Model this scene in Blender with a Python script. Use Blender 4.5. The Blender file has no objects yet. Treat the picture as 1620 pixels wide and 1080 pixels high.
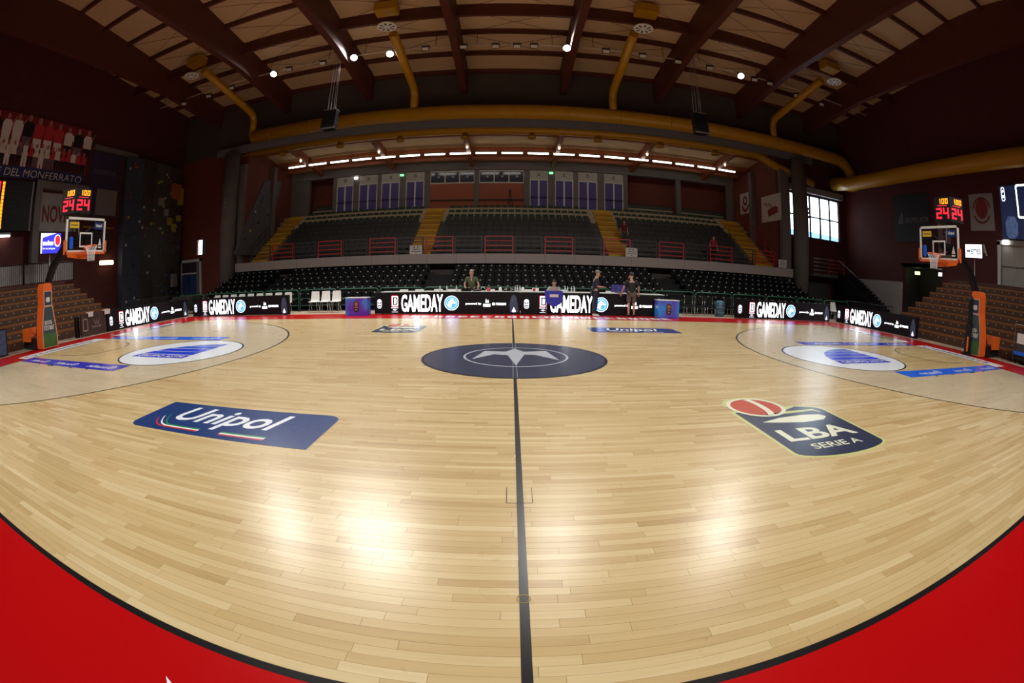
import bpy, bmesh, math, random
from mathutils import Vector, Matrix
random.seed(7)
S = bpy.context.scene
COL = S.collection
PI = math.pi

# ---------------------------------------------------------------- camera (16 mm full-frame fisheye)
CAM = Vector((-0.0842, -8.6245, 1.6101)); YAW, PITCH, ROLL, F = 0.004111, -0.149401, 0.008879, 716.755
_f = Vector((math.sin(YAW)*math.cos(PITCH), math.cos(YAW)*math.cos(PITCH), math.sin(PITCH)))
_r = Vector((math.cos(YAW), -math.sin(YAW), 0)); _u = _r.cross(_f)
_c, _s = math.cos(ROLL), math.sin(ROLL)
RIGHT, UP, FWD = _c*_r+_s*_u, -_s*_r+_c*_u, _f
cd = bpy.data.cameras.new('camera'); cam = bpy.data.objects.new('camera', cd); COL.objects.link(cam)
cam.matrix_world = Matrix(((RIGHT.x, UP.x, -FWD.x, CAM.x), (RIGHT.y, UP.y, -FWD.y, CAM.y), (RIGHT.z, UP.z, -FWD.z, CAM.z), (0, 0, 0, 1)))
cd.type = 'PANO'; cd.sensor_width = 36; cd.sensor_height = 24; cd.sensor_fit = 'HORIZONTAL'
pc = cd if hasattr(cd, 'panorama_type') else cd.cycles
pc.panorama_type = 'FISHEYE_EQUISOLID'; pc.fisheye_lens = F*36/1620; pc.fisheye_fov = PI*1.1
cd.clip_start = .05; cd.clip_end = 400
S.camera = cam

def px(x, y, ax, v):
    """photo pixel -> point of its viewing ray on the plane ax = v"""
    dx, dy = x-810, 540-y; r = math.hypot(dx, dy); th = 2*math.asin(r/2/F)
    d = RIGHT*(math.sin(th)*dx/r)+UP*(math.sin(th)*dy/r)+FWD*math.cos(th)
    i = 'xyz'.index(ax); t = (v-CAM[i])/d[i]
    return CAM+d*t
def proj(p):
    d = Vector(p)-CAM; a, b, c = d.dot(RIGHT), d.dot(UP), d.dot(FWD)
    rho = math.hypot(a, b); th = math.atan2(rho, c); r = 2*F*math.sin(th/2)
    return 810+r*a/rho, 540-r*b/rho

# ---------------------------------------------------------------- world, exposure
S.view_settings.view_transform = 'Standard'; S.view_settings.look = 'None'
S.view_settings.gamma = 1; S.view_settings.use_curve_mapping = False
S.view_settings.exposure = 0.0
W = bpy.data.worlds.new('World'); S.world = W; W.use_nodes = True
bg = W.node_tree.nodes['Background']; bg.inputs[0].default_value = (.93, .97, 1, 1); bg.inputs[1].default_value = 7.0
FLOOD_POWER = 3450      # each lit floodlight
FLOOD_ANGLE = 112
TUBE = 8.0              # fluorescent tubes over the stand
LED = 2.6               # advertising boards

# ---------------------------------------------------------------- materials
def lin(c):
    return tuple(((v/255+.055)/1.055)**2.4 if v/255 > .04045 else v/255/12.92 for v in c)
MATS = {}
def mat(name, rgb, rough=.6, metal=0, emit=0, var=.12, scale=3.0, bump=0, spec=.5, vec=None, alpha=None):
    if name in MATS: return MATS[name]
    m = bpy.data.materials.new(name); m.use_nodes = True; nt = m.node_tree; N = nt.nodes; L = nt.links
    b = N['Principled BSDF']; b.inputs['Roughness'].default_value = rough; b.inputs['Metallic'].default_value = metal
    b.inputs['Specular IOR Level'].default_value = spec
    tc = N.new('ShaderNodeTexCoord'); src = tc.outputs['Object']
    if vec:
        mp = N.new('ShaderNodeMapping'); mp.inputs['Scale'].default_value = vec; L.new(src, mp.inputs[0]); src = mp.outputs[0]
    nz = N.new('ShaderNodeTexNoise'); nz.inputs['Scale'].default_value = scale; nz.inputs['Detail'].default_value = 5
    L.new(src, nz.inputs['Vector'])
    mx = N.new('ShaderNodeMix'); mx.data_type = 'RGBA'
    mx.inputs[6].default_value = tuple(v*(1-var) for v in rgb)+(1,); mx.inputs[7].default_value = tuple(min(1, v*(1+var)) for v in rgb)+(1,)
    L.new(nz.outputs[0], mx.inputs[0]); L.new(mx.outputs[2], b.inputs['Base Color'])
    if emit:
        L.new(mx.outputs[2], b.inputs['Emission Color']); b.inputs['Emission Strength'].default_value = emit
    if bump:
        bp = N.new('ShaderNodeBump'); bp.inputs['Strength'].default_value = bump; bp.inputs['Distance'].default_value = .02
        L.new(nz.outputs[0], bp.inputs['Height']); L.new(bp.outputs[0], b.inputs['Normal'])
    if alpha is not None:
        b.inputs['Alpha'].default_value = alpha
    MATS[name] = m
    return m
def glass(name, tint=(.9, .95, 1), mixf=.12):
    m = bpy.data.materials.new(name); m.use_nodes = True; nt = m.node_tree; N = nt.nodes; L = nt.links
    N.remove(N['Principled BSDF']); t = N.new('ShaderNodeBsdfTransparent'); t.inputs[0].default_value = tint+(1,)
    g = N.new('ShaderNodeBsdfGlossy'); g.inputs['Roughness'].default_value = .03
    fr = N.new('ShaderNodeFresnel'); fr.inputs[0].default_value = 1.3
    nz = N.new('ShaderNodeTexNoise'); nz.inputs['Scale'].default_value = 2
    mm = N.new('ShaderNodeMath'); mm.operation = 'MULTIPLY'; L.new(fr.outputs[0], mm.inputs[0]); L.new(nz.outputs[0], mm.inputs[1])
    x = N.new('ShaderNodeMixShader'); L.new(mm.outputs[0], x.inputs[0]); L.new(t.outputs[0], x.inputs[1]); L.new(g.outputs[0], x.inputs[2])
    L.new(x.outputs[0], N['Material Output'].inputs[0]); return m
def brick(name, c1, c2, mortar):
    m = bpy.data.materials.new(name); m.use_nodes = True; nt = m.node_tree; N = nt.nodes; L = nt.links
    b = N['Principled BSDF']; b.inputs['Roughness'].default_value = .85
    g = N.new('ShaderNodeNewGeometry'); sx = N.new('ShaderNodeSeparateXYZ'); L.new(g.outputs['Position'], sx.inputs[0])
    ad = N.new('ShaderNodeMath'); L.new(sx.outputs[0], ad.inputs[0]); L.new(sx.outputs[1], ad.inputs[1])
    cb = N.new('ShaderNodeCombineXYZ'); L.new(ad.outputs[0], cb.inputs[0]); L.new(sx.outputs[2], cb.inputs[1])
    t = N.new('ShaderNodeTexBrick'); t.inputs['Scale'].default_value = 1; t.inputs['Brick Width'].default_value = .5; t.inputs['Row Height'].default_value = .2
    t.inputs['Mortar Size'].default_value = .008
    t.inputs['Color1'].default_value = c1+(1,); t.inputs['Color2'].default_value = c2+(1,); t.inputs['Mortar'].default_value = mortar+(1,)
    L.new(cb.outputs[0], t.inputs[0]); L.new(t.outputs[0], b.inputs['Base Color'])
    bp = N.new('ShaderNodeBump'); bp.inputs['Strength'].default_value = .3; bp.inputs['Distance'].default_value = .01; bp.invert = True
    L.new(t.outputs[1], bp.inputs['Height']); L.new(bp.outputs[0], b.inputs['Normal'])
    return m

def wood_floor():
    m = bpy.data.materials.new('maple_boards'); m.use_nodes = True; nt = m.node_tree; N = nt.nodes; L = nt.links
    b = N['Principled BSDF']
    def math_(op, a, c=None):
        n = N.new('ShaderNodeMath'); n.operation = op
        for i, v in enumerate((a, c)):
            if v is None: continue
            if isinstance(v, (int, float)): n.inputs[i].default_value = v
            else: L.new(v, n.inputs[i])
        return n.outputs[0]
    at = N.new('ShaderNodeAttribute'); at.attribute_name = 'tint'
    g = N.new('ShaderNodeNewGeometry'); mp = N.new('ShaderNodeMapping'); mp.inputs['Scale'].default_value = (1.2, 22, 1)
    L.new(g.outputs['Position'], mp.inputs[0])
    nz = N.new('ShaderNodeTexNoise'); nz.inputs['Scale'].default_value = 1.6; nz.inputs['Detail'].default_value = 6; nz.noise_dimensions = '4D'
    L.new(mp.outputs[0], nz.inputs['Vector']); L.new(math_('MULTIPLY', at.outputs['Fac'], 40.), nz.inputs['W'])
    big = N.new('ShaderNodeTexNoise'); big.inputs['Scale'].default_value = .45; L.new(g.outputs['Position'], big.inputs['Vector'])
    v = math_('ADD', math_('MULTIPLY', at.outputs['Fac'], .62), math_('MULTIPLY', nz.outputs[0], .42))
    v = math_('ADD', v, math_('MULTIPLY', math_('SUBTRACT', big.outputs[0], .5), .3))
    rp = N.new('ShaderNodeValToRGB'); L.new(v, rp.inputs[0])
    e = rp.color_ramp.elements
    e[0].position = .05; e[0].color = (.36, .225, .095, 1); e[1].position = .95; e[1].color = (.68, .56, .335, 1)
    k = e.new(.35); k.color = (.50, .355, .165, 1); k = e.new(.62); k.color = (.57, .43, .22, 1)
    # clear-coated pale stain inside the three-point areas, outside the lanes
    sp = N.new('ShaderNodeSeparateXYZ'); L.new(g.outputs['Position'], sp.inputs[0])
    ax = math_('ABSOLUTE', sp.outputs[0]); ay = math_('ABSOLUTE', sp.outputs[1])
    dx = math_('SUBTRACT', ax, 12.425); d2 = math_('ADD', math_('MULTIPLY', dx, dx), math_('MULTIPLY', ay, ay))
    arc = math_('LESS_THAN', d2, 6.75**2); cor = math_('GREATER_THAN', ax, 11.01)
    inn = math_('MULTIPLY', math_('MAXIMUM', arc, cor), math_('LESS_THAN', ay, 6.6))
    lane = math_('MULTIPLY', math_('GREATER_THAN', ax, 8.2), math_('LESS_THAN', ay, 2.45))
    msk = math_('MULTIPLY', math_('MULTIPLY', inn, math_('SUBTRACT', 1., lane)), .45)
    mx = N.new('ShaderNodeMix'); mx.data_type = 'RGBA'; L.new(msk, mx.inputs[0]); L.new(rp.outputs[0], mx.inputs[6]); mx.inputs[7].default_value = (.54, .49, .41, 1)
    L.new(mx.outputs[2], b.inputs['Base Color'])
    n2 = N.new('ShaderNodeTexNoise'); n2.inputs['Scale'].default_value = 3; L.new(g.outputs['Position'], n2.inputs['Vector'])
    L.new(math_('ADD', math_('MULTIPLY', n2.outputs[0], .07), .25), b.inputs['Roughness'])
    b.inputs['Specular IOR Level'].default_value = .36
    return m

# ---------------------------------------------------------------- mesh helpers
class MB:
    def __init__(s): s.v = []; s.f = []; s.sm = []
    def add(s, vs, fs, sm=False):
        o = len(s.v); s.v += [tuple(v) for v in vs]; s.f += [tuple(i+o for i in f) for f in fs]; s.sm += [sm]*len(fs); return s
    def box(s, lo, hi):
        a, b = [min(p, q) for p, q in zip(lo, hi)], [max(p, q) for p, q in zip(lo, hi)]
        return s.hexa([(a[0], a[1], a[2]), (b[0], a[1], a[2]), (b[0], b[1], a[2]), (a[0], b[1], a[2]), (a[0], a[1], b[2]), (b[0], a[1], b[2]), (b[0], b[1], b[2]), (a[0], b[1], b[2])])
    def hexa(s, p): return s.add(p, [(3, 2, 1, 0), (4, 5, 6, 7), (0, 1, 5, 4), (1, 2, 6, 5), (2, 3, 7, 6), (3, 0, 4, 7)])
    def cbox(s, c, d): return s.box([c[i]-d[i]/2 for i in range(3)], [c[i]+d[i]/2 for i in range(3)])
    def tube(s, pts, r, n=8, caps=True, close=False):
        pts = [Vector(p) for p in pts]; rs = r if isinstance(r, (list, tuple)) else [r]*len(pts)
        rings = []; ref = None; m = len(pts)
        for i, p in enumerate(pts):
            a, b = (pts[i-1], pts[(i+1) % m]) if close else (pts[max(i-1, 0)], pts[min(i+1, m-1)])
            t = (b-a).normalized()
            if ref is None:
                ref = Vector((0, 0, 1)) if abs(t.z) < .9 else Vector((1, 0, 0))
            x = (ref-t*ref.dot(t)).normalized(); y = t.cross(x); ref = x
            rings.append([p+(x*math.cos(2*PI*k/n)+y*math.sin(2*PI*k/n))*rs[i] for k in range(n)])
        vs = [v for q in rings for v in q]; fs = []
        for i in range(m if close else m-1):
            j = (i+1) % m
            fs += [(i*n+k, i*n+(k+1) % n, j*n+(k+1) % n, j*n+k) for k in range(n)]
        s.add(vs, fs, True)
        if caps and not close:
            o = len(s.v)-len(vs); s.f += [tuple(o+k for k in reversed(range(n))), tuple(o+(m-1)*n+k for k in range(n))]; s.sm += [False]*2
        return s
    def lathe(s, c, prof, n=16, axis='z'):
        c = Vector(c); vs = []
        for r, h in prof:
            for k in range(n):
                a = 2*PI*k/n; p = (r*math.cos(a), r*math.sin(a), h)
                vs.append(c+Vector(p if axis == 'z' else (p[0], p[2], p[1]) if axis == 'y' else (p[2], p[0], p[1])))
        fs = [(i*n+k, i*n+(k+1) % n, (i+1)*n+(k+1) % n, (i+1)*n+k) for i in range(len(prof)-1) for k in range(n)]
        s.add(vs, fs, True); o = len(s.v)-len(vs)
        s.f += [tuple(o+k for k in reversed(range(n))), tuple(o+(len(prof)-1)*n+k for k in range(n))]; s.sm += [False]*2
        return s
    def ball(s, c, r, n=12, m=8):
        rx = r if isinstance(r, (tuple, list)) else (r, r, r)
        return s.lathe((0, 0, 0), [(1e-4+math.sin(PI*i/m), -math.cos(PI*i/m)) for i in range(m+1)], n).xf_last(lambda v: (c[0]+v[0]*rx[0], c[1]+v[1]*rx[1], c[2]+v[2]*rx[2]), n*(m+1))
    def xf_last(s, fn, k):
        for i in range(len(s.v)-k, len(s.v)): s.v[i] = tuple(fn(s.v[i]))
        return s
    def prism(s, poly, M, t):
        """extrude a 2-d polygon by t along the frame's normal"""
        n = len(poly)
        area = sum(poly[i][0]*poly[(i+1) % n][1]-poly[(i+1) % n][0]*poly[i][1] for i in range(n))
        if area < 0: poly = poly[::-1]
        a = [M@Vector((p[0], p[1], 0)) for p in poly]; b = [M@Vector((p[0], p[1], t)) for p in poly]
        return s.add(a+b, [tuple(reversed(range(n))), tuple(range(n, 2*n))]+[(i, (i+1) % n, n+(i+1) % n, n+i) for i in range(n)])
    def flat(s, poly, M, h=0):
        n = len(poly); area = sum(poly[i][0]*poly[(i+1) % n][1]-poly[(i+1) % n][0]*poly[i][1] for i in range(n))
        if area < 0: poly = poly[::-1]
        return s.add([M@Vector((p[0], p[1], h)) for p in poly], [tuple(range(n))])
    def strip(s, inner, outer, M, h=0, close=True):
        n = len(inner); vs = [M@Vector((p[0], p[1], h)) for p in inner]+[M@Vector((p[0], p[1], h)) for p in outer]
        return s.add(vs, [(i, n+i, n+(i+1) % n, (i+1) % n) for i in range(n if close else n-1)])
    def mesh(s, name):
        me = bpy.data.meshes.new(name); me.from_pydata(s.v, [], s.f); me.polygons.foreach_set('use_smooth', s.sm); me.update(); return me
    def build(s, name, m, parent=None, kind=None):
        return link(name, s.mesh(name), m, parent, kind)
def link(name, me, m, parent=None, kind=None, loc=None):
    o = bpy.data.objects.new(name, me); COL.objects.link(o)
    if m is not None and len(me.materials) == 0: me.materials.append(m)
    if parent is not None: attach(o, parent)
    if kind: o['kind'] = kind
    if loc is not None: o.location = loc
    return o
def wm(o):
    M = o.matrix_basis.copy()
    if o.parent: M = wm(o.parent)@o.matrix_parent_inverse@M
    return M
def attach(o, p):
    """parent, geometry already in world coordinates"""
    o.parent = p; o.matrix_parent_inverse = wm(p).inverted()
def tag(o, label, cat, group=None):
    o['label'] = label; o['category'] = cat
    if group: o['group'] = group
    return o
def thing(name, label, cat, loc=(0, 0, 0), group=None):
    o = bpy.data.objects.new(name, None); COL.objects.link(o); o.location = loc; o.empty_display_size = .1
    return tag(o, label, cat, group)
def dup(root, loc, rotz=0, label=None, parent=None, local=False):
    """copy of a thing modelled about its own origin, with its parts and sub-parts"""
    r = root.copy(); COL.objects.link(r); r.location = loc; r.rotation_euler = (0, 0, rotz)
    if label: r['label'] = label
    for ch in root.children:
        c = ch.copy(); COL.objects.link(c); c.parent = r
        for g in ch.children:
            d = g.copy(); COL.objects.link(d); d.parent = c
    return r
def frame(o, x, y):
    x = Vector(x).normalized(); y = Vector(y); y = (y-x*y.dot(x)).normalized(); n = x.cross(y)
    return Matrix(((x.x, y.x, n.x, o[0]), (x.y, y.y, n.y, o[1]), (x.z, y.z, n.z, o[2]), (0, 0, 0, 1)))
GROUND = Matrix.Identity(4)
def glyphs(name, n, m, parent, M, w, h, at=(0, 0), lift=.004, seed=1):
    """row of letter-like strokes for lettering too small to read in the photograph"""
    g = random.Random(seed); b = MB(); cw = w/n; t = h*.22
    for i in range(n):
        x0 = at[0]-w/2+i*cw; y0 = at[1]-h/2; lw = cw*.74
        k = g.choice('oehntar')
        b.flat([(x0, y0), (x0+t, y0), (x0+t, y0+h), (x0, y0+h)], M, lift)
        if k in 'ohna': b.flat([(x0+lw-t, y0), (x0+lw, y0), (x0+lw, y0+h*(.9 if k in 'oa' else .75)), (x0+lw-t, y0+h*.75)], M, lift)
        for yy in {'o': (0, h-t), 'e': (0, h/2-t/2, h-t), 'h': (h*.5,), 'n': (h-t*1.2,), 't': (h*.6, 0), 'a': (h*.4, h-t), 'r': (h-t,)}[k]:
            b.flat([(x0+t, y0+yy), (x0+lw-(t if k in 'ohna' else 0), y0+yy), (x0+lw-(t if k in 'ohna' else 0), y0+yy+t*.8), (x0+t, y0+yy+t*.8)], M, lift)
    return b.build(name, m, parent, 'stuff')
TEXT = {}
def text(name, s, m, parent, M, w, h, at=(0, 0), bold=0, shear=0, ext=0, lift=.004):
    """lettering fitted to a w x h box whose centre sits at `at` in frame M"""
    key = (s, bold, shear)
    if key not in TEXT:
        cu = bpy.data.curves.new('lettering', 'FONT'); cu.body = s; cu.offset = bold; cu.shear = shear; cu.resolution_u = 3; cu.fill_mode = 'FRONT'
        o = bpy.data.objects.new('tmp', cu); COL.objects.link(o)
        me = bpy.data.meshes.new_from_object(o.evaluated_get(bpy.context.evaluated_depsgraph_get()))
        bpy.data.objects.remove(o); TEXT[key] = ([v.co.copy() for v in me.vertices], [tuple(p.vertices) for p in me.polygons]); bpy.data.meshes.remove(me)
    vs, fs = TEXT[key]
    x0, x1 = min(v.x for v in vs), max(v.x for v in vs); y0, y1 = min(v.y for v in vs), max(v.y for v in vs)
    sx, sy = w/(x1-x0), h/(y1-y0)
    b = MB().add([M@Vector(((v.x-(x0+x1)/2)*sx+at[0], (v.y-(y0+y1)/2)*sy+at[1], lift)) for v in vs], fs)
    return b.build(name, m, parent)
def circle(r, n=64, c=(0, 0), a0=0, a1=2*PI, ry=None):
    full = abs(a1-a0-2*PI) < 1e-6
    k = n if full else n-1
    return [(c[0]+r*math.cos(a0+(a1-a0)*i/k), c[1]+(ry or r)*math.sin(a0+(a1-a0)*i/k)) for i in range(n)]
def rrect(w, h, r, c=(0, 0), n=5, corners=(1, 1, 1, 1)):
    out = []
    for q, (sx, sy) in enumerate(((1, 1), (-1, 1), (-1, -1), (1, -1))):
        if not corners[q]: out.append((c[0]+sx*w/2, c[1]+sy*h/2)); continue
        cx, cy = c[0]+sx*(w/2-r), c[1]+sy*(h/2-r)
        out += [(cx+r*math.cos(PI/2*(q+i/n)), cy+r*math.sin(PI/2*(q+i/n))) for i in range(n+1)]
    return out
def seg7(mb, ch, M, x, y, w, h, t):
    """seven-segment digit"""
    on = {'0': 'abcdef', '1': 'bc', '2': 'abged', '4': 'fgbc', '9': 'abcdfg', '7': 'abc', '8': 'abcdefg'}[ch]
    R = dict(a=(x, y+h-t, w, t), d=(x, y, w, t), g=(x, y+h/2-t/2, w, t), f=(x, y+h/2, t, h/2), e=(x, y, t, h/2), b=(x+w-t, y+h/2, t, h/2), c=(x+w-t, y, t, h/2))
    for k in on:
        X, Y, a, b = R[k]; mb.flat([(X, Y), (X+a, Y), (X+a, Y+b), (X, Y+b)], M, .004)

# ---------------------------------------------------------------- palette
M_FLOOR = wood_floor()
M_SUB = mat('subfloor', (.30, .24, .18), .7)
M_GAP = mat('board_joint', (.10, .06, .03), .8)
M_RED = mat('red_court_paint', (.42, .002, .003), .32, var=.06, scale=.8, spec=.2)
M_BLACKP = mat('black_line_paint', (.008, .008, .009), .3, var=.2)
M_WHITEP = mat('white_paint', (.80, .83, .88), .25, var=.04)
M_NAVY = mat('navy_print', (.030, .036, .075), .28, var=.1)
M_UBLUE = mat('deep_blue_print', (.012, .040, .165), .25, var=.12)
M_LBLUE = mat('bright_blue_print', (.012, .13, .78), .25, var=.06)
M_ABLUE = mat('violet_blue_print', (.028, .035, .50), .25, var=.06)
M_SAIL = [mat('sail_blue_%d' % i, c, .25, var=.05) for i, c in enumerate([(.010, .018, .58), (.012, .05, .70), (.05, .12, .72), (.14, .22, .66)])]
M_LIME = mat('pale_gold_print', (.55, .55, .22), .3, var=.08)
M_CREAM = mat('cream_print', (.72, .72, .55), .3, var=.05)
M_BALL = mat('orange_red_print', (.48, .05, .015), .3, var=.3, scale=1.5)
M_GREENP = mat('green_print', (.01, .25, .06), .3); M_REDP = mat('red_print', (.55, .02, .03), .3)
M_CONC = mat('concrete', (.15, .13, .122), .85, var=.18, scale=1.2, bump=.15)
M_CONCD = mat('dark_concrete', (.085, .068, .062), .9, var=.2, scale=.8, bump=.2)
M_FASC = mat('pale_fascia', (.36, .29, .27), .7, var=.06)
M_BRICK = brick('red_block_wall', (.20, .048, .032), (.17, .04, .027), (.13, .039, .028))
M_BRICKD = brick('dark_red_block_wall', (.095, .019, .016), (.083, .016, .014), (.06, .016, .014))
M_BEAM = mat('red_brown_glulam', (.098, .023, .013), .6, var=.25, scale=2, vec=(6, .6, 6))
M_TAN = mat('tan_roof_panel', (.60, .42, .24), .8, var=.12, scale=.7)
M_YEL = mat('yellow_duct_paint', (.50, .255, .005), .38, var=.1, scale=1.5)
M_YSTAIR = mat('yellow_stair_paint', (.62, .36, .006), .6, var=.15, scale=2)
M_BLK = mat('black_plastic', (.006, .006, .007), .5, var=.2, spec=.3)
M_BLKM = mat('black_metal', (.014, .014, .016), .4, metal=.3)
M_DGREY = mat('dark_grey', (.045, .042, .040), .7)
M_GREY = mat('mid_grey_metal', (.30, .30, .31), .4, metal=.5)
M_CHROME = mat('bright_metal', (.65, .65, .66), .25, metal=.9)
M_WHITE = mat('white_plastic', (.78, .78, .74), .4, var=.04)
M_WTAG = mat('white_tag', (.62, .62, .60), .5, var=.05)
M_ORANGE = mat('orange_padding', (.78, .13, .012), .55, var=.1)
M_RIM = mat('orange_rim', (.85, .10, .012), .4)
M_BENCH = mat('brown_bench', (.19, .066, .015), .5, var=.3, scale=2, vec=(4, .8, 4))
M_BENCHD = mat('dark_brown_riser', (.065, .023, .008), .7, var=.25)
M_SEATB = mat('black_seat', (.0025, .0025, .0028), .55, spec=.12)
M_SEATG = mat('green_black_seat', (.012, .034, .012), .5, var=.25)
M_SEATD = mat('dark_grey_seat', (.030, .028, .025), .6, var=.25)
M_STEPD = mat('dark_step', (.10, .088, .075), .85, var=.2)
M_STEPC = mat('cream_step', (.48, .40, .27), .8, var=.1)
M_GREEN = mat('dark_green_rail', (.010, .10, .055), .4)
M_REDRAIL = mat('red_rail', (.42, .018, .014), .45)
M_DARKRAIL = mat('dark_rail', (.040, .030, .034), .5)
M_LEDW = mat('lit_white', (.92, .95, 1), .5, emit=LED*1.25, var=.01)
M_LEDG = mat('lit_dim_white', (.42, .44, .5), .5, emit=LED*.8, var=.01)
M_LEDB = mat('lit_blue', (.04, .20, .85), .5, emit=LED*.9, var=.05)
M_LEDR = mat('lit_red', (.55, .02, .05), .5, emit=LED*.5, var=.02)
M_LEDK = mat('lit_near_black', (.004, .003, .0045), .5, spec=.2, emit=.3, var=.05)
M_REDLED = mat('red_digits', (1, .008, .02), .5, emit=3.2, var=.01)
M_AMBLED = mat('amber_digits', (1, .24, .008), .5, emit=2.6, var=.01)
M_SCREENW = mat('lit_screen_white', (.85, .92, 1), .5, emit=1.6, var=.02)
M_SCREENB = mat('lit_screen_blue', (.035, .03, .62), .5, emit=1.2, var=.05)
M_SCREEND = mat('lit_screen_navy', (.006, .010, .035), .5, emit=.9, var=.5, scale=1.5)
M_PURPLE = mat('violet_door_paint', (.075, .058, .26), .5, var=.08)
M_POSTER = mat('poster_white', (.62, .56, .52), .7, var=.05)
M_MAROON = mat('maroon_print', (.28, .02, .025), .6)
M_SKIN = mat('skin', (.50, .26, .17), .5, var=.06)
M_HAIR = mat('dark_hair', (.03, .022, .016), .7)
M_LAMPON = mat('floodlight_lit_face', (1, 1, 1), .4, emit=16, var=0)
M_LAMPOFF = mat('floodlight_unlit_face', (.55, .52, .48), .2, var=.1)
M_TUBE = mat('fluorescent_tube', (1, .93, .80), .4, emit=TUBE, var=0)
M_GLASS = glass('clear_glass')
M_BOARD = glass('backboard_glass', (.86, .88, .9))
M_NET = mat('white_net_cord', (.75, .75, .75), .7)
M_BANK = mat('black_banner', (.012, .014, .017), .7)

# ================================================================ FLOOR
floor = MB().box((-25, -18, -.3), (25, 25, -.012)).build('floor', M_SUB, None, 'structure')
def ring(lo, hi, z0, z1, hole_lo, hole_hi):
    b = MB()
    b.box((lo[0], lo[1], z0), (hi[0], hole_lo[1], z1)); b.box((lo[0], hole_hi[1], z0), (hi[0], hi[1], z1))
    b.box((lo[0], hole_lo[1], z0), (hole_lo[0], hole_hi[1], z1)); b.box((hole_hi[0], hole_lo[1], z0), (hi[0], hole_hi[1], z1)); return b
ring((-16.15, -12.5), (16.15, 9.45), -.012, 0, (-14.05, -7.55), (14.05, 7.55)).build('painted_border', M_RED, floor)
ring((-24.9, -17.9), (24.9, 24.9), -.012, -.001, (-16.15, -12.5), (16.15, 9.45)).build('outer_flooring', mat('beige_linoleum', (.42, .33, .24), .45), floor)
# black boundary and centre lines
ring((-14.05, -7.55), (14.05, 7.55), -.012, .0005, (-14, -7.5), (14, 7.5)).build('boundary_line', M_BLACKP, floor)
# maple boards, laid along the court
PW, GAP = .0655, .0016
rows = int(round(15/PW)); PW = 15/rows
planks = []
for r in range(rows):
    y = -7.5+r*PW; x = -14.0; x -= random.random()*.8
    while x < 14:
        l = random.uniform(.38, 1.55); a, b_ = max(x, -14), min(x+l, 14)
        if b_-a > .05: planks.append((a, b_, y, random.betavariate(2.4, 2.4)))
        x += l
def rank(p):
    c = Vector(((p[0]+p[1])/2, p[2], 0)); d = c-CAM
    u = proj(c)
    if not (-20 < u[0] < 1640 and u[1] < 1085): return 0
    return (p[1]-p[0])*CAM.z/d.length**3
order = sorted(planks, key=rank, reverse=True)
def plank_geo(mb, p, base=(0, 0)):
    mb.box((p[0]+GAP/2-base[0], p[2]+GAP/2-base[1], -.012), (p[1]-GAP/2-base[0], p[2]+PW-GAP/2-base[1], 0))
def tinted(me, ts):
    at = me.attributes.new('tint', 'FLOAT', 'FACE'); at.data.foreach_set('value', ts)
for p in order[:300]:
    b = MB(); plank_geo(b, p, (p[0], p[2])); me = b.mesh('plank'); tinted(me, [p[3]]*6)
    o = link('plank', me, M_FLOOR); o.location = (p[0], p[2], 0); o.parent = floor
b = MB(); ts = []
for p in order[300:]:
    plank_geo(b, p); ts += [p[3]]*6
me = b.mesh('planks'); tinted(me, ts); o = link('plank_field', me, M_FLOOR, floor, 'stuff')
MB().box((-14, -7.5, -.0115), (14, 7.5, -.004)).build('board_joints', M_GAP, floor)

Z1, Z2, Z3, Z4 = .0012, .0022, .0032, .0042
def on_floor(name, poly, m, z=Z1, parent=floor): return MB().flat(poly, GROUND, z).build(name, m, parent)
def rect(x0, x1, y0, y1): return [(x0, y0), (x1, y0), (x1, y1), (x0, y1)]
def gp(x, y): p = px(x, y, 'z', 0); return (p.x, p.y)
on_floor('centre_line', rect(-.028, .022, -7.5, 7.5), M_BLACKP, Z1)
disc = on_floor('centre_disc', circle(1.76, 96), M_NAVY, Z2)
MB().strip(circle(1.75, 96), circle(1.8, 96), GROUND, Z2).build('disc_edge', M_BLACKP, disc)
lightgrey = mat('pale_grey_print', (.42, .44, .50), .3)
MB().strip(circle(.985, 80, (.03, .12)), circle(1.03, 80, (.03, .12)), GROUND, Z3).build('ring_line', lightgrey, disc)
star = [(746.3, 568.1), (766.7, 555.2), (800, 556.1), (814, 551.5), (828.5, 556.3), (863.9, 555.2), (885.2, 570), (846, 561.3), (829.6, 560.9), (816.3, 578.3), (802.8, 561.7), (781.5, 560.4)]
on_floor('star_emblem', [gp(*q) for q in star], lightgrey, Z3, disc)
for sx in (-.036, .030):
    on_floor('thin_line', rect(sx, sx+.006, -1.74, 1.74), lightgrey, Z4, disc)
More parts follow.
